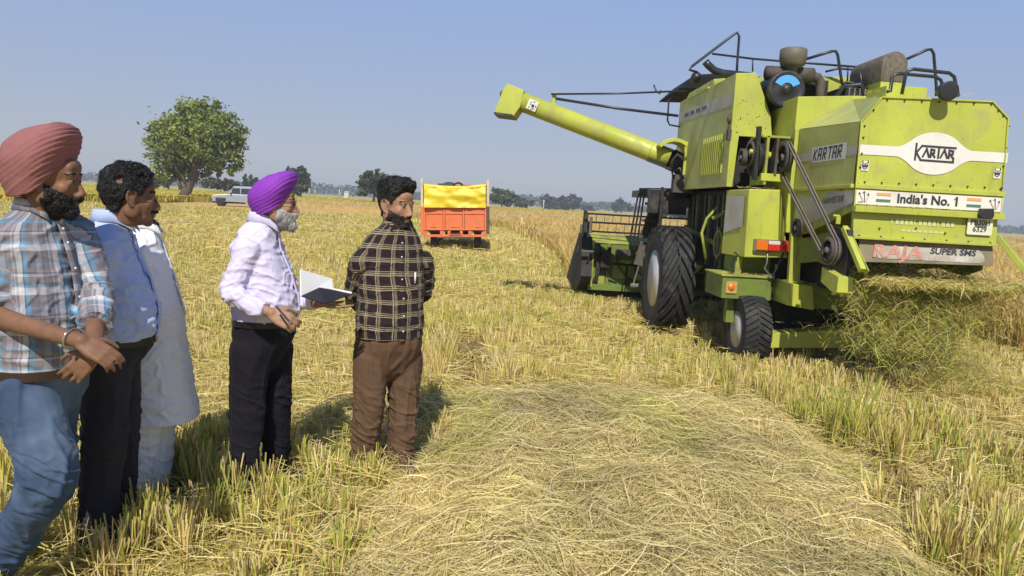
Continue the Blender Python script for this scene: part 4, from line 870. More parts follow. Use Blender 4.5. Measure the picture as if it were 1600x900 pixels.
# straw spilling from the spreader, lying in a heap behind the machine
def spill_z(x, y):
    u = (x-4.45)/1.25; v = (y-7.15)/1.0
    return .22*np.exp(-(((x-4.7)/.6)**2) - ((y-7.3)/.6)**2) + .10*np.exp(-((x-5.9)/1.3)**2 - ((y-7.2)/1.2)**2)
def build_spill():
    n = 46000; x = rng.normal(5.2, 1.1, n); y = rng.normal(6.9, .8, n); k = (x > 3.75 - .4*(y-7)) & (y > 5.4) & (y < 9) & (x < 8.2); x, y = x[k], y[k]; N = len(x)
    z = spill_z(x, y)*rng.uniform(.5, 1.03, N) + .02
    n2 = 12500; t = rng.random(n2)**1.25; x2 = np.where(rng.random(n2) < .25, rng.uniform(3.3, 3.8, n2), np.clip(rng.normal(4.08, .34, n2), 3.5, 5)) + t*rng.normal(.16, .22, n2); y2 = 6.9 - t*rng.uniform(-.5, .6, n2); z2 = 1.14 - np.where(x2 < 4.2, .75, 1.05)*t**1.5 + rng.normal(0, .08, n2)
    k2 = z2 > .02; x = np.concatenate([x, x2[k2]]); y = np.concatenate([y, y2[k2]]); z = np.concatenate([z, z2[k2]]); N = len(x)
    fall = np.zeros(N, bool); fall[-int(k2.sum()):] = True; a = rng.uniform(0, 6.283, N); el = np.where(fall, rng.normal(0, .95, N), rng.normal(0, .4, N)); ln = np.where(fall, rng.uniform(.04, .22, N), rng.uniform(.06, .28, N)); seg = 4; tt = np.linspace(-.5, .5, seg); bend = rng.normal(0, .8, N)
    P = np.zeros((N, seg, 3)); aa = a[:, None]+bend[:, None]*tt
    n3 = 2600; k3 = rng.integers(0, N, n3); x[k3] = 3.45 + 1.7*rng.random(n3)**1.3; y[k3] = rng.uniform(6.5, 6.95, n3); z[k3] = 1.12 + .06*rng.random(n3)**2
    P[:, :, 0] = x[:, None]+ln[:, None]*tt*np.cos(aa); P[:, :, 1] = y[:, None]+ln[:, None]*tt*np.sin(aa); P[:, :, 2] = np.maximum(.01, z[:, None]+ln[:, None]*tt*np.sin(el)[:, None] - (.5*ln)[:, None]*tt**2)
    fa = rng.uniform(0, 6.283, N); S = np.stack([np.cos(fa)*.8, np.sin(fa)*.8, rng.normal(0, .6, N)], 1)
    W = (rng.uniform(.0013, .0029, N))[:, None]*np.array([.7, 1, 1, .6])
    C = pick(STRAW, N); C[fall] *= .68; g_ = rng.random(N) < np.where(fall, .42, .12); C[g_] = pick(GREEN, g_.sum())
    gx = np.linspace(3.2, 7.6, 60); gy = np.linspace(5.4, 8.6, 40); X, Y = np.meshgrid(gx, gy); Z = spill_z(X, Y)*.8-.03+.10*(vnoise(X, Y, .25, 5)-.5)
    Vb = np.stack([X, Y, Z], -1).reshape(-1, 3); idx = np.arange(2400).reshape(40, 60); Fb = np.stack([idx[:-1, :-1], idx[:-1, 1:], idx[1:, 1:], idx[1:, :-1]], -1).reshape(-1, 4)
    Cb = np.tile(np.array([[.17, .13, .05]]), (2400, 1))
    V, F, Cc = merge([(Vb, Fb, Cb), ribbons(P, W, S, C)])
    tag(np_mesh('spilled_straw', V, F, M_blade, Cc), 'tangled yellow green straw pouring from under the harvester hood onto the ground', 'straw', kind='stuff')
# ---------------------------------------------------------------- trailer, jeep, bird, far things
M_tor = mat('orange_paint', (.72, .17, .055), .55, var=.12, vscale=3, dirt=(.25, .15, .10), dirt_amt=.35, dirt_scale=3)
M_tar = mat('yellow_tarpaulin', (.72, .55, .03), .5, var=.08, bump=.3, bscale=14)
M_cream = mat('cream_post', (.62, .52, .34), .6, dirt=(.25, .2, .14), dirt_amt=.4, dirt_scale=4)
def build_trailer():
    T = empty('farm_trailer', (-1.36, 24.3, .05)); T.rotation_euler = (0, R_(-3.0), R_(1.0))
    tag(T, 'orange farm trailer with yellow tarpaulin over its tailgate, parked on the stubble', 'trailer')
    P = lambda mb, n, par=T, m=None, bevel=.01: mb.build(n, m, par, origin=(0, 0, 0), bevel=bevel)
    W = 1.02
    b = MB(); b.bb(-W, W, 0, .05, .62, 1.42, M_tor); tg = P(b, 'tailgate')
    b = MB()
    for x in (-W+.03, -.36, .27, W-.03): b.bb(x-.03, x+.03, -.03, 0, .62, 1.42, M_tor)
    for z in (.645, 1.17, 1.40): b.bb(-W, W, -.025, 0, z-.02, z+.02, M_tor)
    P(b, 'rib', tg)
    b = MB()
    for x in (-W+.065, -.325, -.395, .235, .305, W-.065): b.bb(x-.006, x+.006, -.006, -.001, .66, 1.38, M_grime_shade)  # dark lines drawn along the ribs as panel gaps
    b.bb(-W+.06, W-.06, -.006, -.001, 1.142, 1.150, M_grime_shade)
    for x, w in ((-.7, .08), (-.66, .06), (.02, .14), (.75, .08), (-.1, .05)): b.bb(x-w, x+w, -.004, -.001, .70, .715, M_rust)
    P(b, 'gap_lines_and_rust', tg, bevel=0)
    b = MB()
    for s in (-1, 1): b.bb(s*W-.03, s*W+.03, 0.0, 4.2, .62, 1.5, M_tor); b.bb(s*W-.03, s*W+.03, .02, 4.2, 1.5, 2.08, M_rust)
    b.bb(-W, W, 4.15, 4.2, .62, 2.2, M_tor); b.bb(-W, W, 0.05, 4.2, .58, .64, M_rust); P(b, 'side_board')
    for s in (-1, 1):
        b = MB(); b.bb(s*1.07-.04, s*1.07+.04, -.03, .06, 1.38, 2.30 if s < 0 else 2.26, M_cream); b.bb(s*1.07-.05, s*1.07+.05, -.04, .06, .5, 1.4, M_rust if s > 0 else M_tor); P(b, 'corner_post')
    b = MB(); nx, nz = 40, 16; vs = []
    for j in range(nz):
        for i in range(nx):
            x = -W+.02+(2*W-.04)*i/(nx-1); z = 1.36+.74*j/(nz-1) - .07*math.sin(math.pi*i/(nx-1))*(j/(nz-1))
            f = mnoise.noise(Vector((x*2.2, z*4+x*1.2, .3)))*.10 + mnoise.noise(Vector((x*6, z*9, 1.3)))*.035 + .03*abs(mnoise.noise(Vector((x*3+z*2, z*2, 4.3))))
            vs.append((x, -.05-f-(.05*(1-j/(nz-1))), z))
    fs = [(j*nx+i, j*nx+i+1, (j+1)*nx+i+1, (j+1)*nx+i) for j in range(nz-1) for i in range(nx-1)]
    b.add(vs, fs, M_tar, True)
    top = [vs[(nz-1)*nx+i] for i in range(nx)]; b.loft([[Vector(p)+Vector((0, -.02, -.06)) for p in top], [Vector(p)+Vector((0, -.03, .02)) for p in top], [Vector(p)+Vector((0, .04, .03)) for p in top], [Vector(p)+Vector((0, .10, -.02)) for p in top]], M_tar, False, True, False)
    o = P(b, 'tarpaulin', bevel=0)
    b = MB(); b.bb(-W, W, 0.0, .1, .40, .48, M_tor)
    for x in (-.98, -.45, -.2, .2, .48, .98): b.bb(x-.05, x+.05, 0, .08, .44, .64, M_tor)
    b.bb(-.2, .2, -.01, .03, .50, .53, M_rust); b.bb(-.2, .2, -.01, .03, .43, .46, M_rust); b.bb(-.35, .4, .3, 4.2, .40, .55, M_grime_shade); b.bb(-.6, .6, -.03, .01, .36, .41, M_rust); P(b, 'chassis')
    for x in (-.72, .72):
        for y in (.55, 3.4):
            b = MB(); b.lathe([(.2, -.10), (.36, -.11), (.39, -.06), (.39, .06), (.36, .11), (.2, .10)], (x, y, .37), (1, 0, .0), M_rubber, 30); w = P(b, 'wheel', bevel=0)
            b = MB(); b.lathe([(.21, -.09), (.16, -.02), (0, -.02)], (x, y, .37), (1, 0, 0), M_rust, 20); b.lathe([(.21, .09), (.16, .02), (0, .02)], (x, y, .37), (1, 0, 0), M_rust, 20); P(b, 'rim', w, bevel=0)
        b = MB(); ar = arc((x, .55, .37), .47, 20, 160, 9, 'YZ'); b.loft([[p + Vector((-.15, 0, 0)) for p in ar], [p + Vector((.15, 0, 0)) for p in ar]], M_rust, False, True, False); P(b, 'mudguard', bevel=0)
    b = MB()
    b.lathe([(.13, -.05), (.19, -.05), (.19, .05), (.13, .05)], (.08, .8, 2.02), (.1, 1, .1), M_rubber, 20, True, True); b.box((-.35, .9, 2.08), (.5, .4, .16), M_rust); b.box((.55, 1.3, 2.05), (.6, .5, .12), M_grime_shade)
    b.ell((-.25, 1.2, 2.14), (.2, .16, .08), M_grime_shade); b.bb(-.9, .9, .3, 3.8, 1.9, 1.98, M_rust)
    P(b, 'load')
def build_jeep():
    J = empty('parked_jeep', at(372, 322, Y=66)); J.location.z = 0; J.rotation_euler = (0, 0, R_(14))
    tag(J, 'silver grey jeep parked at the edge of the yellow paddy near the lone tree', 'jeep')
    Mj = mat('silver_car_paint', (.36, .40, .44), .35, .3); Mg = mat('dark_car_glass', (.03, .035, .04), .12, spec=.8); Mt = M_rubber
    P = lambda mb, n, par=J, bevel=.02: mb.build(n, None, par, origin=(0, 0, 0), bevel=bevel)
    b = MB(); prof = [(-2.05, .42), (-2.08, .75), (-2.0, .93), (-.85, 1.05), (-.82, 1.06), (2.0, 1.06), (2.02, .42)]
    b.prism(prof, -.83, 'Y', 1.66, Mj); body = P(b, 'body')
    b = MB(); b.loft([[(-.78, -.80, 1.06), (2.0, -.80, 1.06), (2.0, .80, 1.06), (-.78, .80, 1.06)], [(-.36, -.72, 1.72), (1.95, -.72, 1.74), (1.95, .72, 1.74), (-.36, .72, 1.72)], [(-.25, -.66, 1.80), (1.9, -.66, 1.82), (1.9, .66, 1.82), (-.25, .66, 1.80)]], Mj, True, False); P(b, 'cabin')
    for x0, x1 in ((-.52, .22), (.30, 1.02), (1.12, 1.85)):
        b = MB(); b.hexa([(x0, -.80, 1.13), (x1, -.80, 1.13), (x1, -.70, 1.13), (x0, -.70, 1.13), (x0+.12*(x0 < 0), -.745, 1.62), (x1, -.745, 1.62), (x1, -.66, 1.62), (x0+.12*(x0 < 0), -.66, 1.62)], Mg); P(b, 'window', bevel=0)
    b = MB(); b.add([(-.755, -.7, 1.12), (-.755, .7, 1.12), (-.42, .63, 1.66), (-.42, -.63, 1.66)], [(0, 1, 2, 3)], Mg); P(b, 'windscreen', bevel=0)
    b = MB(); b.bb(-2.12, -2.05, -.6, .6, .62, .9, M_black); P(b, 'grille'); b = MB(); b.bb(-2.2, -2.05, -.85, .85, .42, .58, M_black); P(b, 'bumper')
    for y in (-.66, .66): b = MB(); b.lathe([(0, -.02), (.1, -.01), (.11, .02)], (-2.1, y, .78), (1, 0, 0), M_clear, 16); P(b, 'headlight', bevel=0)
    for x in (-1.35, 1.25):
        b = MB(); b.bb(x-.48, x+.48, -.845, .845, .40, .82, M_black); P(b, 'wheel_arch', bevel=.1)
        for y in (-.78, .78):
            b = MB(); b.lathe([(.2, -.1), (.33, -.11), (.36, -.05), (.36, .05), (.33, .11), (.2, .1)], (x, y, .36), (0, 1, 0), Mt, 24); w = P(b, 'wheel', bevel=0)
            b = MB(); b.lathe([(.2, -.08), (.1, -.09), (0, -.09)], (x, y, .36), (0, 1, 0), M_silver, 18); b.lathe([(.2, .08), (.1, .09), (0, .09)], (x, y, .36), (0, 1, 0), M_silver, 18); P(b, 'rim', w, bevel=0)
    b = MB(); b.box((-.55, -.92, 1.14), (.1, .16, .14), M_black); P(b, 'wing_mirror')

M_leaf = mat_attr('tree_leaf', rough=.6, trans=.18, spec=.3)
M_bark = mat('bark', (.10, .075, .05), .9, var=.3, vscale=8, bump=.6, bscale=20)
def tree(name, lab, base, blobs, n, size, pal, trunk, group=None, parent_h=None, dark=.55):
    """blobs: (centre, radii); leaves fill the blobs, thicker near their skins, in clumps"""
    base = Vector(base); T = root(name, tuple(base)); tag(T, lab, 'tree', group)
    vol = np.array([b[1][0]*b[1][1]*b[1][2] for b in blobs])**.72; vol /= vol.sum()
    Vs = []; Cs = []
    for (c, r), f in zip(blobs, vol):
        k = max(8, int(n*f)); nc = max(5, int(k/26))
        d = rng.normal(0, 1, (nc, 3)); d /= np.linalg.norm(d, axis=1)[:, None]; rad = rng.uniform(.3, 1.18, nc)**.6
        cc = np.array(c) + d*rad[:, None]*np.array(r); csz = rng.uniform(.08, .20, nc)*min(r)*1.5
        ci = rng.integers(0, nc, k)
        p = cc[ci] + rng.normal(0, 1, (k, 3))*csz[ci][:, None]*np.array([1, 1, .75])
        a = rng.normal(0, 1, (k, 3)); a /= np.linalg.norm(a, axis=1)[:, None]; q = np.cross(a, rng.normal(0, 1, (k, 3))); q /= np.linalg.norm(q, axis=1)[:, None]
        s = size*rng.uniform(.5, 1.3, k)[:, None]
        V = np.stack([p-a*s, p+q*s*.55, p+a*s, p-q*s*.55], 1); Vs.append(V.reshape(-1, 3))
        col = pal[(rng.integers(0, len(pal), nc))[ci]]*rng.uniform(.75, 1.2, (k, 1)); Cs.append(np.repeat(col, 4, 0))
    V = np.concatenate(Vs); C = np.concatenate(Cs); V[:, 2] = np.maximum(V[:, 2], .05); F = np.arange(len(V)).reshape(-1, 4)
    np_mesh('crown', V - np.array(base), F, M_leaf, C, T)
    b = MB()
    for path, r0, r1 in trunk:
        m_ = len(path); b.tube(path, [r0 + (r1-r0)*i/(m_-1) for i in range(m_)], M_bark, 9)
    b.build('trunk', None, T)
    return T
def build_trees():
    DK = np.array([[.062, .085, .032], [.085, .11, .04], [.045, .062, .03], [.11, .14, .045]])
    LT = np.array([[.24, .29, .05], [.17, .22, .05], [.30, .34, .06], [.11, .15, .045], [.20, .25, .055]])
    Y = 76.0; s = Y/FPX
    def B(px, py, rx, ry, dy=0.0, dep=1.0): return (tuple(at(308+(px-308)*.93, py, Y=Y+dy)), (rx*s*.92, (rx+ry)/2*s*dep, ry*s))
    bl = [B(315, 182, 40, 24), B(275, 208, 36, 22), B(345, 205, 36, 28), B(305, 210, 48, 34, -1.5), B(365, 238, 20, 32), B(246, 218, 18, 22), B(258, 250, 26, 26), B(300, 250, 38, 26, 1.5), B(332, 232, 30, 24, -1.0), B(290, 272, 30, 12, 1), B(375, 225, 14, 18), B(300, 172, 16, 12), B(366, 268, 9, 14), B(345, 262, 10, 16), B(252, 276, 14, 9), B(328, 166, 18, 9)]
    b0 = at(285, 314, Y=Y); b0.z = 0; f = at(298, 286, Y=Y)
    tr = [([b0, (b0+f)/2 + Vector((.0, 0, .1)), f, at(305, 262, Y=Y), at(318, 235, Y=Y), at(322, 200, Y=Y)], .62, .10), ([f*1.0, at(288, 282, Y=Y), at(275, 262, Y=Y-1), at(262, 235, Y=Y-1)], .30, .06), ([at(305, 262, Y=Y), at(335, 250, Y=Y), at(358, 238, Y=Y+1)], .25, .05), ([at(312, 245, Y=Y), at(300, 220, Y=Y+1.5), at(290, 195, Y=Y+1.5)], .22, .05), ([at(283, 296, Y=Y), at(279, 282, Y=Y), at(270, 270, Y=Y+.5)], .22, .06)]
    tree('field_tree', 'large leafy lone tree with a leaning forked trunk at the edge of the paddy', b0, bl, 20000, .21, LT, tr)
    # the far trees
    def far(name, lab, Y, px, ybase, blobs, n, size, pal, tw=.25, group='far trees along the horizon', stems=1):
        s = Y/FPX; b0 = at(px, ybase, Y=Y); b0.z = 0
        bl = [(tuple(at(x, y, Y=Y)), (rx*s, (rx+ry)*.5*s, ry*s)) for x, y, rx, ry in blobs]
        tr = [([b0 + Vector((k*1.2, 0, 0)), b0 + Vector((k*1.5, 0, 1.5)), Vector(bl[min(k, len(bl)-1)][0])], tw, tw*.3) for k in range(stems)]
        tree(name, lab, b0, bl, n, size, pal, tr, group)
    DB = np.array([[.050, .072, .040], [.065, .088, .045], [.038, .055, .034], [.085, .11, .05]])
    far('far_tree', 'tall dark tree just right of the purple turban', 150, 470, 302, [(470, 278, 12, 14), (462, 284, 18, 16), (474, 291, 8, 10), (450, 290, 14, 12), (450, 270, 6, 6)], 2600, .55, DB)
    far('far_tree', 'loose dark tree with open crown beside the plaid shirted man\'s head', 125, 584, 312, [(585, 276, 16, 9), (575, 284, 12, 10), (598, 280, 14, 10), (570, 299, 10, 9), (590, 295, 14, 11), (602, 298, 10, 10), (578, 272, 6, 5)], 3000, .36, DK, .3, stems=3)
    for px, w, h in ((383, 5, 11), (392, 4, 9), (400, 4, 12)):
        far('conifer_tree', {383: 'leftmost pointed conifer rising behind the silver jeep', 392: 'middle pointed conifer rising behind the silver jeep', 400: 'pointed conifer half hidden behind the purple turban'}[px], 190, px, 297, [(px, 290, w, 5), (px, 284, w*.7, 5), (px, 278, w*.35, 5)], 500, .5, DB, .2, 'conifers behind the jeep')
    far('far_tree', 'low bushy tree behind the tailgate of the orange trailer', 170, 735, 318, [(735, 298, 12, 9), (722, 303, 10, 8), (745, 305, 10, 8)], 1200, .5, LT)
    far('far_tree', 'green bushy trees just right of the orange trailer', 190, 784, 322, [(784, 308, 16, 10), (775, 303, 8, 8), (796, 312, 12, 9)], 1800, .5, DK*1.25)
    far('far_tree', 'darker low tree between the trailer and the pole', 260, 812, 324, [(810, 315, 12, 7), (824, 318, 9, 5)], 900, .7, DB)
    far('far_tree', 'leftmost of the round trees left of the header reel', 330, 858, 326, [(856, 315, 9, 9), (866, 320, 10, 7)], 900, .9, DB)
    far('far_tree', 'broad round tree above the golden crop left of the header reel', 330, 888, 328, [(890, 315, 13, 10), (878, 318, 10, 9), (900, 318, 6, 8)], 1300, .9, DB)
    far('far_tree', 'small low tree right of the broad round tree', 420, 918, 329, [(914, 325, 9, 4), (924, 327, 6, 3)], 500, 1.1, DB)
    far('far_tree', 'small rounded tree standing left of the black ladder', 360, 970, 332, [(967, 320, 9, 7), (978, 323, 9, 7), (962, 324, 8, 6)], 1000, .9, DB)
    far('far_tree', 'bushy tree glimpsed between the ladder and the front wheel', 150, 1060, 345, [(1050, 330, 16, 9), (1075, 332, 16, 10), (1030, 335, 10, 7)], 1500, .5, DK)
    far('bush', 'brownish scrub behind the lone tree and the jeep', 130, 345, 300, [(330, 287, 22, 7), (352, 289, 18, 7), (370, 291, 12, 6), (245, 284, 22, 9)], 2600, .4, np.array([[.10, .10, .045], [.13, .10, .05], [.08, .09, .04]]), .1)
    # the distant belt of trees
    n = 26000; x = rng.uniform(-900, 1100, n); Yb = 640 + rng.uniform(-40, 120, n)
    hgt = 3.0 + 9*vnoise(x, x*0, 40, 71)*vnoise(x, x*0, 13, 72)*1.4; z = hgt*rng.random(n)**.7
    p = np.stack([x, Yb, z], 1); a = rng.normal(0, 1, (n, 3)); a /= np.linalg.norm(a, axis=1)[:, None]; q = np.cross(a, rng.normal(0, 1, (n, 3))); q /= np.linalg.norm(q, axis=1)[:, None]; s = rng.uniform(.8, 2.2, (n, 1))
    V = np.stack([p-a*s, p+q*s*.7, p+a*s, p-q*s*.7], 1).reshape(-1, 3); C = np.repeat(DB[rng.integers(0, 4, n)], 4, 0)
    tag(np_mesh('distant_treeline', V, np.arange(4*n).reshape(-1, 4), M_leaf, C), 'hazy belt of distant trees along the horizon', 'treeline', kind='stuff')
def build_far_things():
    Mc = mat('pale_concrete', (.55, .54, .50), .8)
    for px, y0, y1, Y, lab in ((483, 288, 304, 230, 'pale slender pole right of the dark tree by the purple turban'), (492, 296, 305, 330, 'short pale pole second right of the purple turban'), (530, 296, 307, 330, 'pale pole left of the small white hut'), (803, 311, 325, 260, 'pale pole between the low trees right of the trailer'), (849, 312, 327, 260, 'white pole left of the round trees')):
        b0 = at(px, y1, Y=Y); b0.z = 0; b = MB(); b.tube([b0, Vector((b0.x, b0.y, at(px, y0, Y=Y).z))], [.22, .14], Mc, 8); b.beam((b0.x-.5, b0.y, at(px, y0+2, Y=Y).z), (b0.x+.5, b0.y, at(px, y0+2, Y=Y).z), .08, .1, Mc)
        tag(b.build('utility_pole', None, None, b0), lab, 'pole', 'poles along the horizon')
    c = at(541, 306, Y=300); b = MB(); b.bb(c.x-.9, c.x+.9, 300, 302, 0, 2.5, Mc); b.prism([(c.x-1.05, 2.5), (c.x, 2.9), (c.x+1.05, 2.5)], 299.8, 'Y', 2.4, Mc); tag(b.build('field_hut', None, None, (c.x, 300, 0)), 'tiny white hut far off between the two turbaned and plaid men', 'hut')
    # egret
    e = Vector((1.50, 43.5, 0)); b = MB(); Mw = mat('white_feathers', (.82, .81, .78), .7)
    path = [(.16, .0, .36), (.10, 0, .40), (.0, 0, .47), (-.09, 0, .56), (-.13, 0, .64), (-.11, 0, .72), (-.125, 0, .80), (-.155, 0, .84), (-.20, 0, .835)]
    rad = [.015, .06, .085, .07, .035, .025, .024, .035, .012]
    b.tube([e+Vector(p) for p in path], rad, Mw, 14); bird = b.build('egret', None, None, e)
    tag(bird, 'white egret standing upright in the stubble right of the orange trailer', 'bird')
    b = MB(); b.tube([e+Vector((-.19, 0, .836)), e+Vector((-.28, 0, .815))], [.011, .002], M_orange, 8); b.build('beak', None, bird, e)
    for s in (-.03, .03):
        b = MB(); b.tube([e+Vector((.02, s, .42)), e+Vector((.04, s, .2)), e+Vector((.02, s, .0))], .009, M_black, 6); b.build('leg', None, bird, e)
# ---------------------------------------------------------------- people
def remesh(mb, voxel, sm_it=4, sm_f=.5):
    """union of the collected shapes as one continuous skin -> (V, F) arrays"""
    o = mb.build('tmp', M_ink); m = o.modifiers.new('r', 'REMESH'); m.mode = 'VOXEL'; m.voxel_size = voxel; m.use_smooth_shade = True
    if sm_it: s = o.modifiers.new('s', 'SMOOTH'); s.factor = sm_f; s.iterations = sm_it
    dg = bpy.context.evaluated_depsgraph_get(); me = bpy.data.meshes.new_from_object(o.evaluated_get(dg))
    V = np.zeros(len(me.vertices)*3, np.float32); me.vertices.foreach_get('co', V); V = V.reshape(-1, 3)
    F = np.zeros(len(me.loops), np.int32); me.loops.foreach_get('vertex_index', F)
    lt = np.zeros(len(me.polygons), np.int32); me.polygons.foreach_get('loop_total', lt)
    if (lt == 4).all(): F = F.reshape(-1, 4)
    else:
        Fs = []; k = 0
        for n_ in lt: Fs.append(list(F[k:k+n_]) + ([F[k+n_-1]] if n_ == 3 else [])); k += n_
        F = np.array([f[:4] for f in Fs], np.int32)
    me0 = o.data; bpy.data.objects.remove(o); bpy.data.meshes.remove(me0); bpy.data.meshes.remove(me)
    return V.astype(float), F

def vnormals(V, F):
    n = np.cross(V[F[:, 2]]-V[F[:, 0]], V[F[:, 3]]-V[F[:, 1]]); N = np.zeros_like(V)
    for k in range(4): np.add.at(N, F[:, k], n)
    return N/(np.linalg.norm(N, axis=1)[:, None]+1e-9)

def fbm(P, sc, off=0.0, oct=3):
    out = np.zeros(len(P))
    for i, p in enumerate(P):
        v = Vector((p[0]*sc[0]+off, p[1]*sc[1]+off*.7, p[2]*sc[2]-off)); a = 1; s = 0
        for k in range(oct): s += a*mnoise.noise(v); v = v*2.03; a *= .5
        out[i] = s
    return out

def chain(mb, pts, rad, n=14):
    mb.tube(pts, rad, None, n)
    for p, r in zip(pts, rad): mb.ell(p, (r, r, r), n=n, k=8)

def bend(a, b, c, ra, rb, rc, n=6):
    """limb a-b-c with a rounded joint at b -> points, radii"""
    a, b, c = Vector(a), Vector(b), Vector(c); P = []; R = []
    for i in range(n+1):
        t = i/n; P.append(a.lerp(b, t)); R.append(ra+(rb-ra)*t)
    for i in range(1, n+1):
        t = i/n; P.append(b.lerp(c, t)); R.append(rb+(rc-rb)*t)
    Q = [p.copy() for p in P]
    for _ in range(2):
        for i in range(1, len(P)-1): Q[i] = P[i]*.5 + (P[i-1]+P[i+1])*.25
        P = [q.copy() for q in Q]
    return P, R

def hand(mb, W, d, n, thumb, curl=(.3, .35, .25), spread=.12, s=1.0, tcurl=.4):
    """wrist W, direction d to the fingers, n out of the palm, thumb: +1/-1 side along d x n"""
    W = Vector(W); d = Vector(d).normalized(); n = Vector(n); n = (n - d*n.dot(d)).normalized(); sd = d.cross(n)*thumb
    for k, o in enumerate((-.027, -.009, .010, .028)):
        mb.tube([W + sd*o*.6*s, W + d*.05*s + sd*o*s, W + d*.092*s + sd*o*1.08*s], [.015*s, .0145*s, .0115*s], None, 10); mb.ell(W + d*.092*s + sd*o*1.08*s, (.0115*s,)*3, n=10, k=6)
    mb.ell(W + d*.045*s - n*.0 + sd*.0, (.040*s, .040*s, .017*s), None, Matrix((d, sd, n)).transposed())
    mb.ell(W, (.026*s,)*3, n=12, k=8)
    for o, L, r in ((-.029, .064, .0072), (-.010, .080, .0082), (.011, .085, .0085), (.030, .077, .0083)):
        p = W + d*.092*s + sd*o*1.08*s; dd = (d + sd*(o/.03)*spread).normalized(); pts = [p]; ang = 0
        for k, f in enumerate((.45, .32, .23)):
            ang += curl[k]*(1.15 - o*4); q = dd*math.cos(ang) + n*math.sin(ang); pts.append(pts[-1] + q*L*f*s)
        chain(mb, pts, [r*1.1*s, r*1.0*s, r*.92*s, r*.74*s], 8)
    t0 = W + d*.022*s + sd*.024*s; t1 = t0 + (d*.6 + sd*.75 + n*.25).normalized()*.040*s; t2 = t1 + (d*.9 + sd*.35 + n*tcurl).normalized()*.032*s; t3 = t2 + (d*1.0 + sd*.05 + n*tcurl*1.3).normalized()*.024*s
    chain(mb, [t0, t1, t2, t3], [.015*s, .0118*s, .0098*s, .0078*s], 8)

class Head:
    def __init__(s, c, phi, pitch=0.0, tilt=0.0, sc=1.0):
        s.c = Vector(c); s.sc = sc
        f = Vector((math.cos(phi)*math.cos(pitch), math.sin(phi)*math.cos(pitch), math.sin(pitch))); r = Vector((math.sin(phi), -math.cos(phi), 0))
        u = r.cross(f); s.f, s.r, s.u = f, r, u
        if tilt: q = Matrix.Rotation(tilt, 3, f); s.r = q @ r; s.u = q @ u
        s.M = Matrix((s.f, s.r, s.u)).transposed()
    def w(s, f, r, u): return s.c + (s.f*f + s.r*r + s.u*u)*s.sc
    def loc(s, V):
        A = np.array(V)-np.array(s.c); B = np.array(s.M); return A @ B / s.sc
    def shapes(s, mb, nb, beardy=False):
        E = lambda f, r, u, a, b_, c_, rot=None: mb.ell(s.w(f, r, u), (a*s.sc, b_*s.sc, c_*s.sc), None, s.M if rot is None else s.M @ rot, 20, 14)
        E(-.012, 0, .037, .098, .078, .090); E(.030, 0, -.018, .060, .063, .085); E(.028, 0, -.068, .054, .055, .042); E(.070, 0, -.094, .020, .024, .018)
        for q in (-1, 1):
            E(.072, q*.026, .031, .017, .027, .010); E(.055, q*.043, -.016, .024, .019, .022); E(.0, q*.064, -.045, .03, .014, .035); E(.099, q*.0125, -.036, .011, .0075, .008)
            E(-.008, q*.078, .001, .017, .009, .028, Matrix.Rotation(-.2, 3, 'Y')); mb.tube([s.w(*v) for v in ((.010, q*.078, .006), (.008, q*.086, .026), (-.006, q*.091, .036), (-.022, q*.093, .028), (-.027, q*.092, .006), (-.018, q*.089, -.016), (-.006, q*.084, -.029), (.004, q*.078, -.030))], .0052*s.sc, None, 8); E(.0730, q*.031, .0212, .0150, .018, .0068); E(.072, q*.031, .0022, .0135, .017, .0062)
        E(.070, 0, .058, .020, .05, .03)
        mb.tube([s.w(.078, 0, .022), s.w(.095, 0, -.004), s.w(.106, 0, -.028)], [.0085*s.sc, .0095*s.sc, .0125*s.sc], None, 10); E(.106, 0, -.029, .0125, .0125, .011); E(.082, 0, -.046, .014, .022, .010)
        E(.087, 0, -.0575, .0115, .023, .0062); E(.085, 0, -.0695, .0115, .020, .0075)
        mb.tube([s.w(-.02, 0, -.03), s.w(-.015, 0, -.08), Vector(nb)], [.058*s.sc, .055*s.sc, .066*s.sc], None, 18)

def ring(c, f, r, a, bf, bb, n=32, ex=2.25):
    out = []
    for k in range(n):
        th = 2*math.pi*k/n; cx, sx = math.cos(th), math.sin(th)
        x = math.copysign(abs(cx)**(2/ex), cx); y = math.copysign(abs(sx)**(2/ex), sx)
        out.append(Vector(c) + f*x*(bf if x > 0 else bb) + r*y*a)
    return out

def stripes(nt, coord, period, stops):
    """colour ramp weights repeating along one coordinate -> output socket"""
    n = nt.nodes; L = nt.links
    dv = n.new('ShaderNodeMath'); dv.operation = 'DIVIDE'; dv.inputs[1].default_value = period; L.new(coord, dv.inputs[0])
    fr = n.new('ShaderNodeMath'); fr.operation = 'FRACT'; L.new(dv.outputs[0], fr.inputs[0])
    cr = n.new('ShaderNodeValToRGB'); cr.color_ramp.interpolation = 'CONSTANT'; els = cr.color_ramp.elements
    els[0].position = 0; els[0].color = (*stops[0][1], 1); els[1].position = stops[1][0]; els[1].color = (*stops[1][1], 1)
    for p, c in stops[2:]: e = els.new(p); e.color = (*c, 1)
    L.new(fr.outputs[0], cr.inputs[0]); return cr.outputs[0]

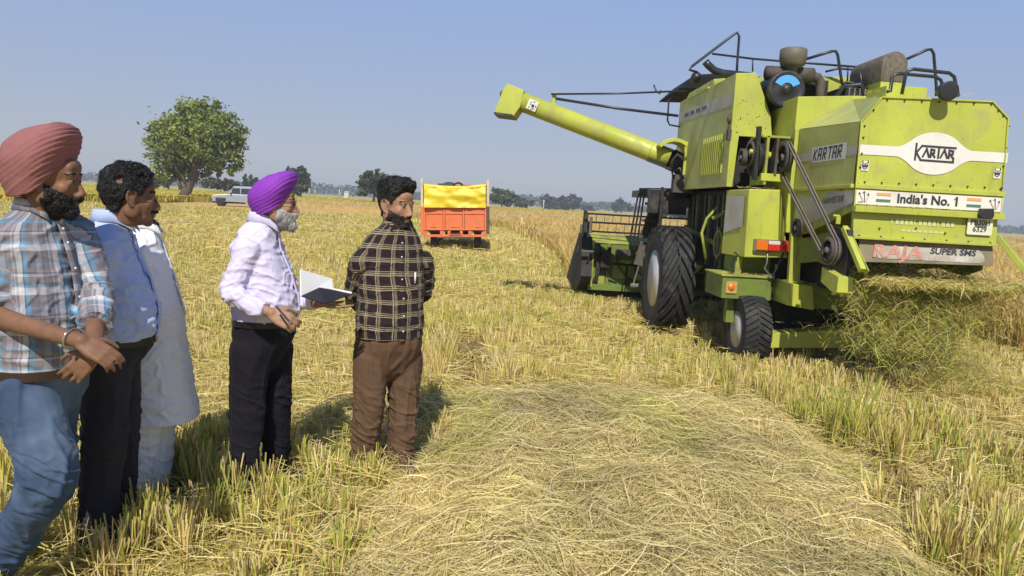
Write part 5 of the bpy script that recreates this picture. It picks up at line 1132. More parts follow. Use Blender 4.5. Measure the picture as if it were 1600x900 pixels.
def cloth(name, color, rough=.85, weave=900, plaid=None, var=.06, sheen=.02, fade=None):
    m = bpy.data.materials.new(name); m.use_nodes = True; nt = m.node_tree; n = nt.nodes; L = nt.links; b = n['Principled BSDF']
    b.inputs['Roughness'].default_value = rough; b.inputs['Specular IOR Level'].default_value = .2; b.inputs['Sheen Weight'].default_value = sheen
    tc = n.new('ShaderNodeTexCoord'); t = n.new('ShaderNodeTexNoise'); t.inputs['Scale'].default_value = 7; t.inputs['Detail'].default_value = 6; L.new(tc.outputs['Object'], t.inputs[0])
    if plaid:
        a = n.new('ShaderNodeAttribute'); a.attribute_name = 'cloth_uv'; sp = n.new('ShaderNodeSeparateXYZ'); L.new(a.outputs['Vector'], sp.inputs[0])
        s0 = stripes(nt, sp.outputs[0], plaid['pu'], plaid['u']); s1 = stripes(nt, sp.outputs[1], plaid['pv'], plaid['v'])
        mx = n.new('ShaderNodeMix'); mx.data_type = 'RGBA'; mx.blend_type = plaid.get('mode', 'MIX'); mx.inputs[0].default_value = plaid.get('fac', .5); L.new(s0, mx.inputs[6]); L.new(s1, mx.inputs[7]); base = mx.outputs[2]
    else:
        rg = n.new('ShaderNodeRGB'); rg.outputs[0].default_value = (*color, 1); base = rg.outputs[0]
    if fade:     # worn lighter denim, a wear pattern of the cloth itself
        t2 = n.new('ShaderNodeTexNoise'); t2.inputs['Scale'].default_value = 3.2; t2.inputs['Detail'].default_value = 5; L.new(tc.outputs['Object'], t2.inputs[0])
        rp = n.new('ShaderNodeMapRange'); rp.inputs[1].default_value = .42; rp.inputs[2].default_value = .68; L.new(t2.outputs[0], rp.inputs[0])
        mf = n.new('ShaderNodeMix'); mf.data_type = 'RGBA'; mf.inputs[7].default_value = (*fade, 1); L.new(base, mf.inputs[6]); L.new(rp.outputs[0], mf.inputs[0]); base = mf.outputs[2]
    mv = n.new('ShaderNodeMix'); mv.data_type = 'RGBA'; mv.blend_type = 'MULTIPLY'; mv.inputs[0].default_value = 1
    rv = n.new('ShaderNodeMapRange'); rv.inputs[3].default_value = 1-var; rv.inputs[4].default_value = 1+var; L.new(t.outputs[0], rv.inputs[0])
    L.new(base, mv.inputs[6]); L.new(rv.outputs[0], mv.inputs[7]); L.new(mv.outputs[2], b.inputs['Base Color'])
    w = n.new('ShaderNodeTexNoise'); w.inputs['Scale'].default_value = 380; w.inputs['Detail'].default_value = 2; L.new(tc.outputs['Object'], w.inputs[0])
    bp = n.new('ShaderNodeBump'); bp.inputs['Strength'].default_value = .18; bp.inputs['Distance'].default_value = .002; L.new(w.outputs[0], bp.inputs['Height'])
    c2 = n.new('ShaderNodeTexNoise'); c2.inputs['Scale'].default_value = 17; c2.inputs['Detail'].default_value = 4; c2.inputs['Distortion'].default_value = .2; L.new(tc.outputs['Object'], c2.inputs[0])
    bp2 = n.new('ShaderNodeBump'); bp2.inputs['Strength'].default_value = .25; bp2.inputs['Distance'].default_value = .012; L.new(c2.outputs[0], bp2.inputs['Height']); L.new(bp.outputs[0], bp2.inputs['Normal']); L.new(bp2.outputs[0], b.inputs['Normal'])
    return m

def add_uv(o, UV):
    a = o.data.attributes.new('cloth_uv', 'FLOAT_VECTOR', 'POINT'); u = np.zeros((len(UV), 3), np.float32); u[:, :2] = UV; a.data.foreach_set('vector', u.ravel())

M_skin = {}
def skin(tone):
    if tone not in M_skin:
        m = mat_attr('skin_%d' % len(M_skin) if False else 'skin', rough=.56, spec=.32, bump=.12, bscale=170)
        m.node_tree.nodes['Principled BSDF'].inputs['Subsurface Weight'].default_value = .08
        m.node_tree.nodes['Principled BSDF'].inputs['Subsurface Radius'].default_value = (.01, .004, .002)
        M_skin[tone] = m
    return M_skin[tone]
M_eye = mat('eye_white', (.20, .175, .16), .35); M_iris = mat('iris', (.02, .012, .008), .1)

def hairmat(name, c, rough=.42):
    m = mat(name, c, rough, var=.35, vscale=60, bump=.8, bscale=150, spec=.4); return m

def pct(px, py, Y): return at(px, py, Y=Y)

class Person:
    def __init__(s, base, phi, label, group='men watching the harvest'):
        s.base = Vector(base); s.phi = R_(phi); s.f = Vector((math.cos(s.phi), math.sin(s.phi), 0)); s.r = Vector((math.sin(s.phi), -math.cos(s.phi), 0))
        s.body = MB(); s.label = label; s.group = group; s.kids = []
    def torso(s, st): s.st = [(Vector(c), a, bf, bb) for c, a, bf, bb in st]
    def uv_at(s, V, sleeves):
        """pattern coordinates on the shirt: round the body / along it"""
        V = np.asarray(V); f = np.array(s.f); r = np.array(s.r); n = len(V)
        zc = np.array([c.z for c, *_ in s.st]); o = np.argsort(zc); cx = np.array([np.array(s.st[i][0]) for i in o]); zc = zc[o]; aa = np.array([s.st[i][1] for i in o]); bb = np.array([(s.st[i][2]+s.st[i][3])/2 for i in o])
        C = np.stack([np.interp(V[:, 2], zc, cx[:, k]) for k in range(2)], 1); A = np.interp(V[:, 2], zc, aa); B = np.interp(V[:, 2], zc, bb)
        d = V[:, :2]-C; lf = d @ f[:2]; lr = d @ r[:2]; th = np.arctan2(lr/A, lf/B); U = np.stack([th*.19, V[:, 2]], 1)
        dist = np.sqrt((lr/A)**2+(lf/B)**2)
        for P, R in sleeves:
            P = np.array([np.array(p) for p in P]); L = np.concatenate([[0], np.cumsum(np.linalg.norm(np.diff(P, axis=0), axis=1))])
            best = np.full(n, 9e9); al = np.zeros(n); an = np.zeros(n)
            for i in range(len(P)-1):
                a, b = P[i], P[i+1]; ab = b-a; t = np.clip(((V-a) @ ab)/(ab @ ab), 0, 1); q = a + t[:, None]*ab; dv = V-q; dd = np.linalg.norm(dv, axis=1)/(R[i]*(1-t)+R[i+1]*t)
                ax = ab/np.linalg.norm(ab); e1 = f - ax*(f @ ax); e1 /= np.linalg.norm(e1); e2 = np.cross(ax, e1); k = dd < best
                best[k] = dd[k]; al[k] = (L[i] + t*(L[i+1]-L[i]))[k]; an[k] = np.arctan2(dv @ e2, dv @ e1)[k]
            far = (best < 1.35) & (best < dist*1.0 + .35*(al > .10)) & (al > .05)
            U[far, 0] = an[far]*.062; U[far, 1] = al[far]
        U[:, 0] += .007*fbm(V, (9, 9, 6), 2.2, 2); U[:, 1] += .007*fbm(V, (8, 8, 8), 7.2, 2)
        return U
    def finish(s, name, head, tone, voxel=.006):
        V, F = remesh(s.body, voxel, 3, .5)
        L = head.loc(V); C = np.tile(np.array(tone), (len(V), 1))
        lip = (np.abs(L[:, 1]) < .026) & (L[:, 2] > -.079) & (L[:, 2] < -.051) & (L[:, 0] > .078); C[lip] *= [.92, .74, .74]
        ck = np.exp(-((L[:, 0]-.07)**2+(np.abs(L[:, 1])-.045)**2+(L[:, 2]+.015)**2)/.0009); C *= (1+ck[:, None]*np.array([.18, .05, .04])); no = np.exp(-((L[:, 0]-.11)**2+L[:, 1]**2+(L[:, 2]+.03)**2)/.0004); C *= (1+no[:, None]*np.array([.2, .08, .06]))
        fb = (fbm(V, (30, 30, 30), 3., 2))[:, None]; C = C*(1+.18*fb)
        o = np_mesh(name, V-np.array(s.base), F, skin('a'), C, None, True); o.location = s.base
        tag(o, s.label, 'person', s.group); s.o = o; s.V, s.F, s.head = V, F, head
        return o
    def child(s, mb, name, m=None, bevel=0.0, par=None): return mb.build(name, m, par or s.o, origin=tuple(s.base), bevel=bevel)
    def cloth_mesh(s, mb, name, m, voxel, fold=None, sleeves=None, sm=5, amp=.006, par=None):
        V, F = remesh(mb, voxel, sm, .5); N = vnormals(V, F)
        if fold is not None: V = V + N*(fold(V, N)*amp)[:, None]
        o = np_mesh(name, V-np.array(s.base), F, m, None, par or s.o, True)
        if sleeves is not None: add_uv(o, s.uv_at(V, sleeves))
        return o
    def hair(s, name, m, thick, strands=0, slen=(.012, .03), flow=None, width=.0006, noise_a=.12, tilt=.35):
        """shell grown from the head's own skin where thick(f,r,u) > 0, with strands combed along flow"""
        L = s.head.loc(s.V); near = np.linalg.norm(L, axis=1) < .26; t = np.zeros(len(L)); t[near] = thick(L[near, 0], L[near, 1], L[near, 2])
        ok = (t[s.F] > 0).all(1); F = s.F[ok]; ids = np.unique(F); mp = -np.ones(len(L), int); mp[ids] = np.arange(len(ids)); F = mp[F]
        N = vnormals(s.V, s.F)[ids]; V = s.V[ids]; tt = t[ids]
        nz = fbm(L[ids], (38, 38, 38), 1.7, 3); V2 = V + N*(tt*(1+noise_a*nz)*s.head.sc)[:, None]
        cnt = np.zeros(len(V2)); acc = np.zeros_like(V2)
        for k in range(4): np.add.at(acc, F[:, k], V2[F].mean(1)); np.add.at(cnt, F[:, k], 1)
        edge = cnt < 4; V2[~edge] = V2[~edge]*.5 + (acc/np.maximum(cnt, 1)[:, None])[~edge]*.5; V2[edge] = V[edge] - N[edge]*.0015
        o = np_mesh(name, V2-np.array(s.base), F, m, None, s.o, True)
        if strands:
            fi = rng.integers(0, len(F), strands); w = rng.dirichlet((1, 1, 1, 1), strands); p = (V2[F[fi]]*w[:, :, None]).sum(1); nn = (N[F[fi]]*w[:, :, None]).sum(1)
            lp = s.head.loc(p); M = np.array(s.head.M); fl = flow(lp[:, 0], lp[:, 1], lp[:, 2]) @ M.T; fl = fl - nn*(fl*nn).sum(1)[:, None]; fl /= np.linalg.norm(fl, axis=1)[:, None]+1e-9
            dr = fl + nn*tilt + rng.normal(0, .22, (strands, 3)); dr /= np.linalg.norm(dr, axis=1)[:, None]; tl = tt[F[fi]].mean(1); ln = rng.uniform(*slen, strands)*s.head.sc*np.clip(.30+.75*tl/max(tt.max(), 1e-6), .3, 1)
            K = 4; q = np.linspace(0, 1, K); P = p[:, None, :] - nn[:, None, :]*.001 + dr[:, None, :]*(ln[:, None]*q)[:, :, None] - nn[:, None, :]*(ln[:, None]*(q**2)*.5*tilt*1.4)[:, :, None]
            sd = np.cross(dr, nn + rng.normal(0, .4, (strands, 3))); sd /= np.linalg.norm(sd, axis=1)[:, None]; W = np.tile(width*np.array([1, 1, .8, .2]), (strands, 1))
            Vr, Fr, _ = ribbons(P, W, sd, np.zeros((strands, 3))); ro = np_mesh('strands', Vr-np.array(s.base), Fr, m, None, o)
        return o
    def eyes(s, glasses=False, look=0.0):
        h = s.head
        for q in (-1, 1):
            b = MB(); c = h.w(.0742, q*.031, .0114); b.ell(c, (.0122*h.sc,)*3, M_eye, h.M, 14, 10); d = (h.f + h.r*look).normalized(); b.ell(c + d*.0070*h.sc, (.0066*h.sc, .0078*h.sc, .0078*h.sc), M_iris, h.M, 12, 8); s.child(b, 'eye')
        if glasses:
            b = MB()
            for q in (-1, 1):
                pts = [h.w(.098 - .008*abs(math.cos(a)), q*(.032 + .023*math.cos(a)), .010 + .016*math.sin(a)) for a in np.linspace(0, 2*math.pi, 17)]; b.tube(pts, .0013*h.sc, M_black, 6)
                b.tube([h.w(.092, q*.056, .014), h.w(.06, q*.076, .015), h.w(.0, q*.084, .014), h.w(-.02, q*.083, .0)], .0016*h.sc, M_black, 6)
            b.tube([h.w(.097, -.010, .014), h.w(.101, 0, .017), h.w(.097, .010, .014)], .0013*h.sc, M_black, 6); s.child(b, 'glasses')
    def brows(s, m):
        s.hair('eyebrows', m, lambda f, r, u: np.where((f > .05) & (np.abs(r) > .010) & (np.abs(r) < .052) & (np.abs(u-.036+.15*np.maximum(0, np.abs(r)-.035)) < .0065), .003, 0), 260, (.006, .010), lambda f, r, u: np.stack([0*f, np.sign(r), 0*f+.2], 1), .0008, 0)
    def turban(s, m, m2=None, W=.112, back=.148, front=.112, top=.185, peak=.045, low=-.045, rimf=.055, folds=26, seed=0., lean=0.0):
        h = s.head; nu, nv = 120, 72; vs = []
        for j in range(nv+1):
            t = j/nv
            for i in range(nu):
                th = 2*math.pi*i/nu; c, sn = math.cos(th), math.sin(th)
                rim = low + (rimf-low)*((1+c)/2)**2.3
                # profile: bulges out above the rim then closes towards a ridge placed forward
                a = t*math.pi*.5; k0 = max(0, c)**1.0; bul = (.80 + .10*k0 + (.34 - .22*k0)*math.sin(min(1, t*2.6)*math.pi*.5))*(math.cos(max(0, (t-.32)/.68)*math.pi*.5)**.62 if t > .32 else 1.0)
                cf = -.018 + (peak+.018)*max(0, (t-.25)/.75)**1.2
                fx = cf + c*((front if c > 0 else back)*.93)*bul; ry = sn*W*bul*.98
                hz = rim + (top - rim)*(math.sin(t*math.pi*.5)**1.05) - .34*max(0, cf-fx)*t - .03*max(0, c)*(t*(1-t))
                p = (fx, ry, hz)
                # overlapping wraps rising from low at the back to high at the front
                ca, sa = math.cos(R_(38)), math.sin(R_(38)); q = -p[0]*sa + p[2]*ca + .020*mnoise.noise(Vector((p[0]*6+seed, p[1]*6, p[2]*6)))
                g = q*folds/.30; fr = g - math.floor(g); amp = .0092*(.40+1.1*abs(mnoise.noise(Vector((math.floor(g)*1.7, seed, p[0]*4)))))
                dsp = amp*((fr**.7) if fr < .82 else (1-(fr-.82)/.18)) - .002
                dsp += .004*mnoise.noise(Vector((p[0]*14, p[1]*14+seed, p[2]*14)))
                k = 1 + dsp/max(.05, math.hypot(fx-cf, ry)); nz = dsp*max(0, (t-.5)*2)
                vs.append(h.w(cf + (fx-cf)*k, ry*k, hz + nz))
        fs = []
        for j in range(nv):
            for i in range(nu):
                a = j*nu+i; b_ = j*nu+(i+1) % nu; fs.append((a, b_, b_+nu, a+nu))
        # tuck the rim in against the head
        n0 = len(vs)
        for i in range(nu):
            th = 2*math.pi*i/nu; c, sn = math.cos(th), math.sin(th); vs.append(h.w(-.012 + c*.075, sn*.066, low + (rimf-low)*((1+c)/2)**2.3 + .012))
            fs.append((n0+i, n0+(i+1) % nu, (i+1) % nu, i))
        b = MB(); b.add(vs, fs, m, True); return s.child(b, 'turban')

def crease(V, sc, off, sharp=.16):
    """thin ridges along the zero lines of a stretched noise field"""
    a = fbm(V, sc, off, 2); return np.exp(-(a/sharp)**2)
def folds_shirt(seed, z0, z1, k=1.0, elbows=()):
    def fn(V, N):
        el = np.zeros(len(V))
        for e in elbows: el = np.maximum(el, np.exp(-((V-np.array(e))**2).sum(1)/.012))
        low = np.clip((z1-V[:, 2])/(z1-z0), 0, 1); q = V.copy(); q[:, 2] += .35*V[:, 0]; q2 = V.copy(); q2[:, 2] -= .5*V[:, 0]
        m = np.clip(fbm(V, (3, 3, 3), seed+2, 1)+.55, 0, 1)
        return k*(.9*crease(q, (5, 5, 12), seed, .12)*m*(.3+.7*low) + .6*crease(q2, (7, 7, 10), seed+4, .12)*(1-m) + .35*crease(q, (11, 11, 20), seed+11, .2)*(.3+.7*low) + .5*fbm(V, (6, 6, 5), seed+7, 2) - .3 + 1.0*el*(crease(q2, (8, 8, 14), seed+8, .22)-.4))*np.clip((V[:, 2]-z0+.01)/.07, .1, 1)
    return fn
def folds_trouser(seed, zk):
    def fn(V, N):
        k = np.exp(-((V[:, 2]-zk)/.13)**2) + 1.2*np.exp(-((V[:, 2]-.16)/.12)**2); q = V.copy(); q[:, 2] += .5*V[:, 0]
        return .7*crease(V, (9, 9, 1.8), seed, .16) + .35*crease(q, (9, 9, 16), seed+6, .2)*np.clip(.4+k, 0, 1) + .9*crease(q, (5, 5, 13), seed+3, .12)*np.clip(k, 0, 1) + .5*fbm(V, (5, 5, 4), seed+5, 2) - .3
    return fn

def dress(p, Y, st, arms, legs, sleeve=(.078, .060, .046), shirt_m=None, trouser_m=None, hem=None, leg_r=(.108, .088, .066), voxel=.009, seed=1.0, shirt_name='shirt', belt=None, long_shirt=False, amp=.006, sleeve_end=1.0, top_pad=0.0):
    """st: torso stations (px, py, a, bf, bb) at depth Y; arms: [(shoulder, elbow, wrist)]; legs: [(hip, knee, ankle)] in world points"""
    p.torso([(at(px, py, Y=Y), a*(.94 if a > .15 else 1), bf*.95, bb*.93) for px, py, a, bf, bb in st]); sleeve = tuple(q*.90 for q in sleeve); leg_r = tuple(q*.93 for q in leg_r)
    # skin body, slimmer than the clothes
    rings = [ring(c, p.f, p.r, a*.84, bf*.84, bb*.84, 28) for c, a, bf, bb in p.st]; p.body.loft(rings, None, True, True)
    pel = p.st[-1][0]
    for hp, kn, an in legs:
        P, R = bend(hp, kn, an, leg_r[0]*.78, leg_r[1]*.62, leg_r[2]*.55); chain(p.body, P, R)
        p.body.ell(hp, (leg_r[0]*.8,)*3)
    p.body.tube([legs[0][0]+Vector((0,0,.03)), legs[1][0]+Vector((0,0,.03))], leg_r[0]*.6, None, 14)
    p.body.tube([pel, (Vector(legs[0][0])+Vector(legs[1][0]))/2], [.12, .12], None, 16)
    sl = []
    for sh, el, wr in arms:
        P, R = bend(sh, el, wr, .050, .040, .026); chain(p.body, P, R, 12)
        sl.append(bend(sh, el, wr, *sleeve))
    p.sl = sl
def clothes(p, shirt_m, trouser_m, legs, leg_r, voxel, seed, z_hem, amp=.006, sleeve_frac=1.0, shirt_name='shirt', waist=None, longer=None, t_amp=.006, sm=5):
    leg_r = tuple(q*.90 for q in leg_r)
    b = MB(); st = p.st if longer is None else p.st + longer
    rr = [ring(c, p.f, p.r, a, bf, bb, 40) for c, a, bf, bb in st]; b.loft(rr, None, True, True)
    sl = []
    for k, (P, R) in enumerate(p.sl):
        fr_ = sleeve_frac[k] if isinstance(sleeve_frac, (list, tuple)) else sleeve_frac
        n = max(3, int(round(len(P)*fr_))); Q = P[:n]; Rr = R[:n]; b.tube(Q, Rr, None, 20); b.ell(Q[0], (R[0],)*3, n=20, k=12); sl.append((Q, Rr))
        e = Q[-1]; d = (Q[-1]-Q[-2]).normalized()
        b.tube([e - d*.05, e + d*.004], [Rr[-1]*1.03, Rr[-1]*1.08], None, 20)
    zs = [c.z for c, *_ in st]
    o = p.cloth_mesh(b, shirt_name, shirt_m, voxel, folds_shirt(seed, min(zs), max(zs), 1.0, [P[len(P)//2] for P, R in p.sl]), sl, sm, amp); p.shirt = o
    # trousers
    b = MB(); top = p.st[-1] if waist is None else waist
    c, a, bf, bb = top; mid = (Vector(legs[0][0])+Vector(legs[1][0]))/2
    b.loft([ring(c, p.f, p.r, a*.97, bf*.97, bb*.97, 36), ring(c.lerp(mid, .45), p.f, p.r, a*.99, bf*.94, bb*1.05, 36), ring(mid, p.f, p.r, leg_r[0]*1.72, leg_r[0]*1.12, leg_r[0]*1.2, 36), ring(mid + Vector((0, 0, -.08)), p.f, p.r, leg_r[0]*1.5, leg_r[0]*.85, leg_r[0]*.95, 36)], None, True, True)
    b.ell(mid + Vector((0, 0, -.035)), (leg_r[0]*.95,)*3, n=20, k=12)
    for hp, kn, an in legs:
        P, R = bend(hp, kn, an, *leg_r); b.tube(P, R, None, 20); b.ell(hp, (leg_r[0],)*3, n=20, k=12)
    p.trousers = p.cloth_mesh(b, 'trousers', trouser_m, voxel, folds_trouser(seed+9, legs[0][1].z), None, 12, t_amp)
def collar(p, m, c, R=.066, hgt=.035, drop=.048, open_=22, fwd=.012):
    """folded shirt collar round the neck point c"""
    b = MB(); n = 40; A = []; Bt = []; T = []
    for i in range(n+1):
        th = R_(open_) + (2*math.pi-2*R_(open_))*i/n; cx, sx = math.cos(th), math.sin(th); fr = max(0, cx)**3
        base = c + p.f*(cx*R*1.05 + fwd*fr) + p.r*sx*R*1.12; up = Vector((0, 0, 1))
        A.append(base + up*(-.012 - .020*fr)); T.append(c + p.f*(cx*R*.98 + fwd*fr*.6) + p.r*sx*R*1.02 + up*(hgt - .030*max(0, cx)))
        o = 1.17 + .20*fr; Bt.append(c + p.f*(cx*R*o + fwd*fr*1.6) + p.r*sx*R*o*1.06 + up*(hgt - drop*(.82 + 1.0*fr**1.0)))
    b.loft([A, T, [t.lerp(q, .12) + Vector((0, 0, .004)) for t, q in zip(T, Bt)], Bt], m, False, True, False)
    o = p.child(b, 'collar', None, 0, p.shirt if hasattr(p, 'shirt') else None); cv = np.array([v.co for v in o.data.vertices]) + np.array(p.base) - np.array(c); add_uv(o, np.stack([np.arctan2(cv @ np.array(p.r), cv @ np.array(p.f))*.068+.03, cv[:, 2]+.02], 1)); md = o.modifiers.new('thick', 'SOLIDIFY'); md.thickness = .004; return o
def placket(p, m, i0, i1, off=.008, w=.017, mb_=None, th=0.0):
    pts = [c + p.f*(bf+off)*math.cos(th) + p.r*a*math.sin(th) for c, a, bf, bb in p.st[i0:i1]]; P = []
    for a_, b_ in zip(pts[:-1], pts[1:]):
        for k in range(5): P.append(a_.lerp(b_, k/5))
    P.append(pts[-1]); b = MB(); b.loft([[q - p.r*w - p.f*.004 for q in P], [q - p.r*w*.9 for q in P], [q + p.r*w*.9 for q in P], [q + p.r*w - p.f*.004 for q in P]], m, False, True, False)
    o = p.child(b, 'placket', None, 0, p.shirt)
    add_uv(o, p.uv_at(np.array([v.co for v in o.data.vertices]) + np.array(p.base), []))
    n = len(P)
    for k in range(2, n-1, 4): b = MB(); b.cyl(P[k] + p.f*.0, P[k] + p.f*.004, .0055, .0045, mb_ or M_white, 10); p.child(b, 'button', None, 0, p.shirt)
    return P
def belt_(p, m, st, h=.034, off=.004):
    c, a, bf, bb = st; r0 = ring(c, p.f, p.r, a+off, bf+off, bb+off, 44); b = MB(); up = Vector((0, 0, h/2)); inn = ring(c, p.f, p.r, a-.01, bf-.01, bb-.01, 44)
    b.loft([[q - up for q in inn], [q - up for q in r0], [q + up for q in r0], [q + up for q in inn]], m, False, False)
    o = p.child(b, 'belt', None, 0, p.trousers); q = c + p.f*(bf+off+.003); b = MB(); b.box(q, (.05, .006, .04), M_steel, Matrix((p.r, p.f, Vector((0, 0, 1)))).transposed()); p.child(b, 'buckle', None, .003, o); return o
def shoe(p, ankle, d, m, s=1.0):
    d = Vector((d[0], d[1], 0)).normalized(); sd = Vector((0, 0, 1)).cross(d); a = Vector(ankle); b = MB(); z0 = .0
    R = Matrix((d, sd, Vector((0, 0, 1)))).transposed(); g = Vector((a.x, a.y, 0))
    b.ell(g + d*.02 + Vector((0, 0, .055)), (.075*s, .045*s, .058), m, R); b.ell(g + d*.11*s + Vector((0, 0, .038)), (.095*s, .048*s, .040), m, R); b.ell(g - d*.04*s + Vector((0, 0, .045)), (.05, .040, .05), m, R)
    o = p.child(b, 'shoe'); b = MB(); n = 24; rg = []
    for zz in (.0, .022): rg.append([g + d*(.06 + .145*math.cos(t)*s) + sd*(.047*math.sin(t)*(1+.12*math.cos(t))) + Vector((0, 0, zz)) for t in np.linspace(0, 2*math.pi, n, False)])
    b.loft(rg, M_black, True, False); p.child(b, 'sole', None, 0, o); return o
LITE = (.34, .19, .112); MID = (.205, .105, .062); DARKT = (.175, .088, .050)
M_beltk = mat('black_leather', (.012, .011, .011), .4)
def J(px, py, Y): return at(px, py, Y=Y)
M_hblack = hairmat('black_hair', (.010, .009, .009)); M_hgrey = mat('grey_beard', (.40, .39, .37), .65, var=.16, vscale=30, bump=.4, bscale=150, spec=.25); M_hbrown = hairmat('black_brown_hair', (.014, .011, .010))
def beard_fn(base, grow=0.0, must=.012, cheek=.0, neck=-.13, soft=1.0):
    def fn(f, r, u):
        line = cheek - .45*np.clip(f-.005, 0, .08); t = np.where((f > -.012) & (u < line) & (u > neck) & (f > -.02 - .25*u), base*np.clip((line-u)/.034, .15, 1)*np.clip((f+.016)/.040, .3, 1), 0.0)
        t = t + grow*np.clip((-.07-u)/.04, 0, 1)*(t > 0)*np.clip((f+.005)/.06, 0, 1)
        mo = (np.abs(r) < .015) & (f > .081) & (u < -.0565) & (u > -.0695); t = np.where(mo, 0, t)
        ms = (f > .070) & (np.abs(r) < .040) & (u < -.036 - .25*np.abs(r)*.5) & (u > -.0555 - .3*np.maximum(0, np.abs(r)-.02)); t = np.where(ms & (must > 0), np.maximum(t, must), t)
        return np.where(np.abs(r) > .077, 0, t)
    return fn
def hair_fn(top, side, quiff=0.0, bald=None):
    def fn(f, r, u):
        h = np.interp(f, [-.12, -.045, -.030, -.022, .012, .022, .040, .060, .085, .10], [-.070, -.062, -.02, .030, .030, .005, .025, .066, .088, .10])
        t = np.where(u > h, side + (top-side)*np.clip((u-.05)/.05, 0, 1) + quiff*np.clip((f-.0)/.07, 0, 1)*np.clip((u-.06)/.04, 0, 1), 0); t = t*np.clip((u-h)/.012, .3, 1)
        t = np.where((np.abs(r) > .079) & (u < .03), 0, t)
        if bald: t = np.where((f-bald[0])**2 + (u-bald[2])**2 + ((r-bald[1])*.4)**2 < bald[3]**2, 0, t)
        return t
    return fn
down = lambda f, r, u: np.stack([.35+0*f, .1*np.sign(r), -1+0*f], 1)
comb = lambda f, r, u: np.stack([np.where(u > .06, -.2, -.5), .35*np.sign(r), np.where(u > .09, .1, -.8)], 1)
quif = lambda f, r, u: np.stack([np.where(u > .05, .35+0*f, -.35), -.25+0*f, np.where(u > .06, .5, -.8)], 1)

def man_turban_pink():
    Y = 2.8; p = Person((J(60, 965, Y).x, Y, 0), -8, 'man in dusky pink turban, blue grey plaid shirt and faded jeans, hands held together')
    st = [(60, 322, .070, .066, .066), (58, 336, .105, .075, .08), (58, 347, .165, .095, .10), (58, 366, .205, .115, .12), (60, 415, .212, .150, .135), (63, 470, .203, .165, .13), (65, 530, .200, .172, .13), (64, 572, .198, .165, .135)]
    legs = [(J(38, 610, Y-.09), J(88, 748, Y-.17), J(-22, 905, Y-.02)), (J(78, 610, Y+.09), J(62, 770, Y+.18), J(-20, 915, Y+.28))]
    arms = [(J(-2, 374, Y-.13), J(-18, 492, Y-.16), J(126, 533, Y-.34)), (J(116, 368, Y+.12), J(150, 470, Y+.06), J(147, 552, Y-.27))]
    shirt = cloth('blue_plaid_cotton', None, plaid=dict(fac=.5, pu=.135, pv=.150, u=[(0, (.17, .15, .17)), (.22, (.06, .28, .46)), (.33, (.05, .08, .15)), (.37, (.55, .55, .58)), (.52, (.24, .22, .24)), (.60, (.45, .43, .45)), (.64, (.19, .17, .19)), (.80, (.07, .10, .17)), (.83, (.30, .28, .30))],
                                                        v=[(0, (.20, .18, .20)), (.20, (.62, .62, .65)), (.36, (.14, .36, .54)), (.42, (.22, .20, .22)), (.60, (.48, .46, .48)), (.66, (.05, .09, .16)), (.69, (.24, .22, .24)), (.86, (.10, .30, .46)), (.91, (.20, .18, .20))]))
    jeans = cloth('blue_denim', (.045, .075, .14), fade=(.15, .21, .30), var=.12)
    dress(p, Y, st, arms, legs, (.092, .074, .055), leg_r=(.132, .098, .066))
    rh = arms[0][2]; hand(p.body, rh + Vector((.004, 0, -.004)), (.84, -.02, -.42), (-.25, .65, -.75), 1, (.34, .55, .35), .05, .93)
    lh = arms[1][2]; hand(p.body, lh, (-.62, -.22, -.74), (-.35, .85, -.1), -1, (.30, .50, .35), .12, .92)
    hd = Head(J(79, 283, Y-.02), R_(9), -.10, 0, 1.05); hd.shapes(p.body, p.st[1][0])
    p.finish('person', hd, MID, .0052)
    clothes(p, shirt, jeans, legs, (.132, .098, .066), .0062, 2.0, 0, .015, [.56, .78], 'shirt', None, None, .014)
    collar(p, shirt, p.st[0][0] + Vector((0, 0, -.005)), .072, .036, .055, 34)
    P = placket(p, shirt, 2, 8); belt_(p, mat('brown_leather_belt', (.035, .018, .012), .5, var=.2), p.st[-1])
    b = MB(); c = p.st[1][0]; b.loft([ring(c + Vector((0, 0, -.07)) + p.f*.02, p.f, p.r, .07, .075, .06, 24), ring(c + Vector((0, 0, .0)) + p.f*.01, p.f, p.r, .070, .070, .062, 24)], M_white, False, True); p.child(b, 'undershirt')
    b = MB(); q = p.st[4][0] + p.f*.115 - p.r*.09 + Vector((0, 0, -.0)); 
    pen = MB(); pen.cyl(q + Vector((0, 0, -.03)) + p.f*.035, q + Vector((0, 0, .035)) + p.f*.030, .0045, None, M_white, 10); pen.box(q + Vector((0, 0, .018)) + p.f*.040, (.004, .003, .035), M_steel)
    tag(pen.build('pen', None, None, q), 'white pen clipped in the pocket of the blue plaid shirt', 'pen')
    w = arms[0][2]; d = (w - arms[0][1]).normalized(); b = MB(); b.lathe([(.037, -.003), (.040, 0), (.037, .003), (.034, 0)], w - d*.035, d, mat('steel_bangle', (.7, .7, .7), .2, 1.0), 30, True, True); p.child(b, 'bangle')
    p.turban(mat('dusky_pink_cotton', (.275, .108, .106), .85, bump=.12, bscale=500, var=.05, vscale=30), W=.118, back=.142, front=.092, top=.206, peak=.026, low=-.072, rimf=.078, folds=20, seed=1.0)
    p.hair('beard', M_hblack, beard_fn(.011, .003, .011, -.002), 9500, (.008, .018), down, .00045, .12)
    p.brows(M_hblack); p.eyes()
    for k in (0, 1): shoe(p, legs[k][2], (.8, -.5), M_beltk)
    return p

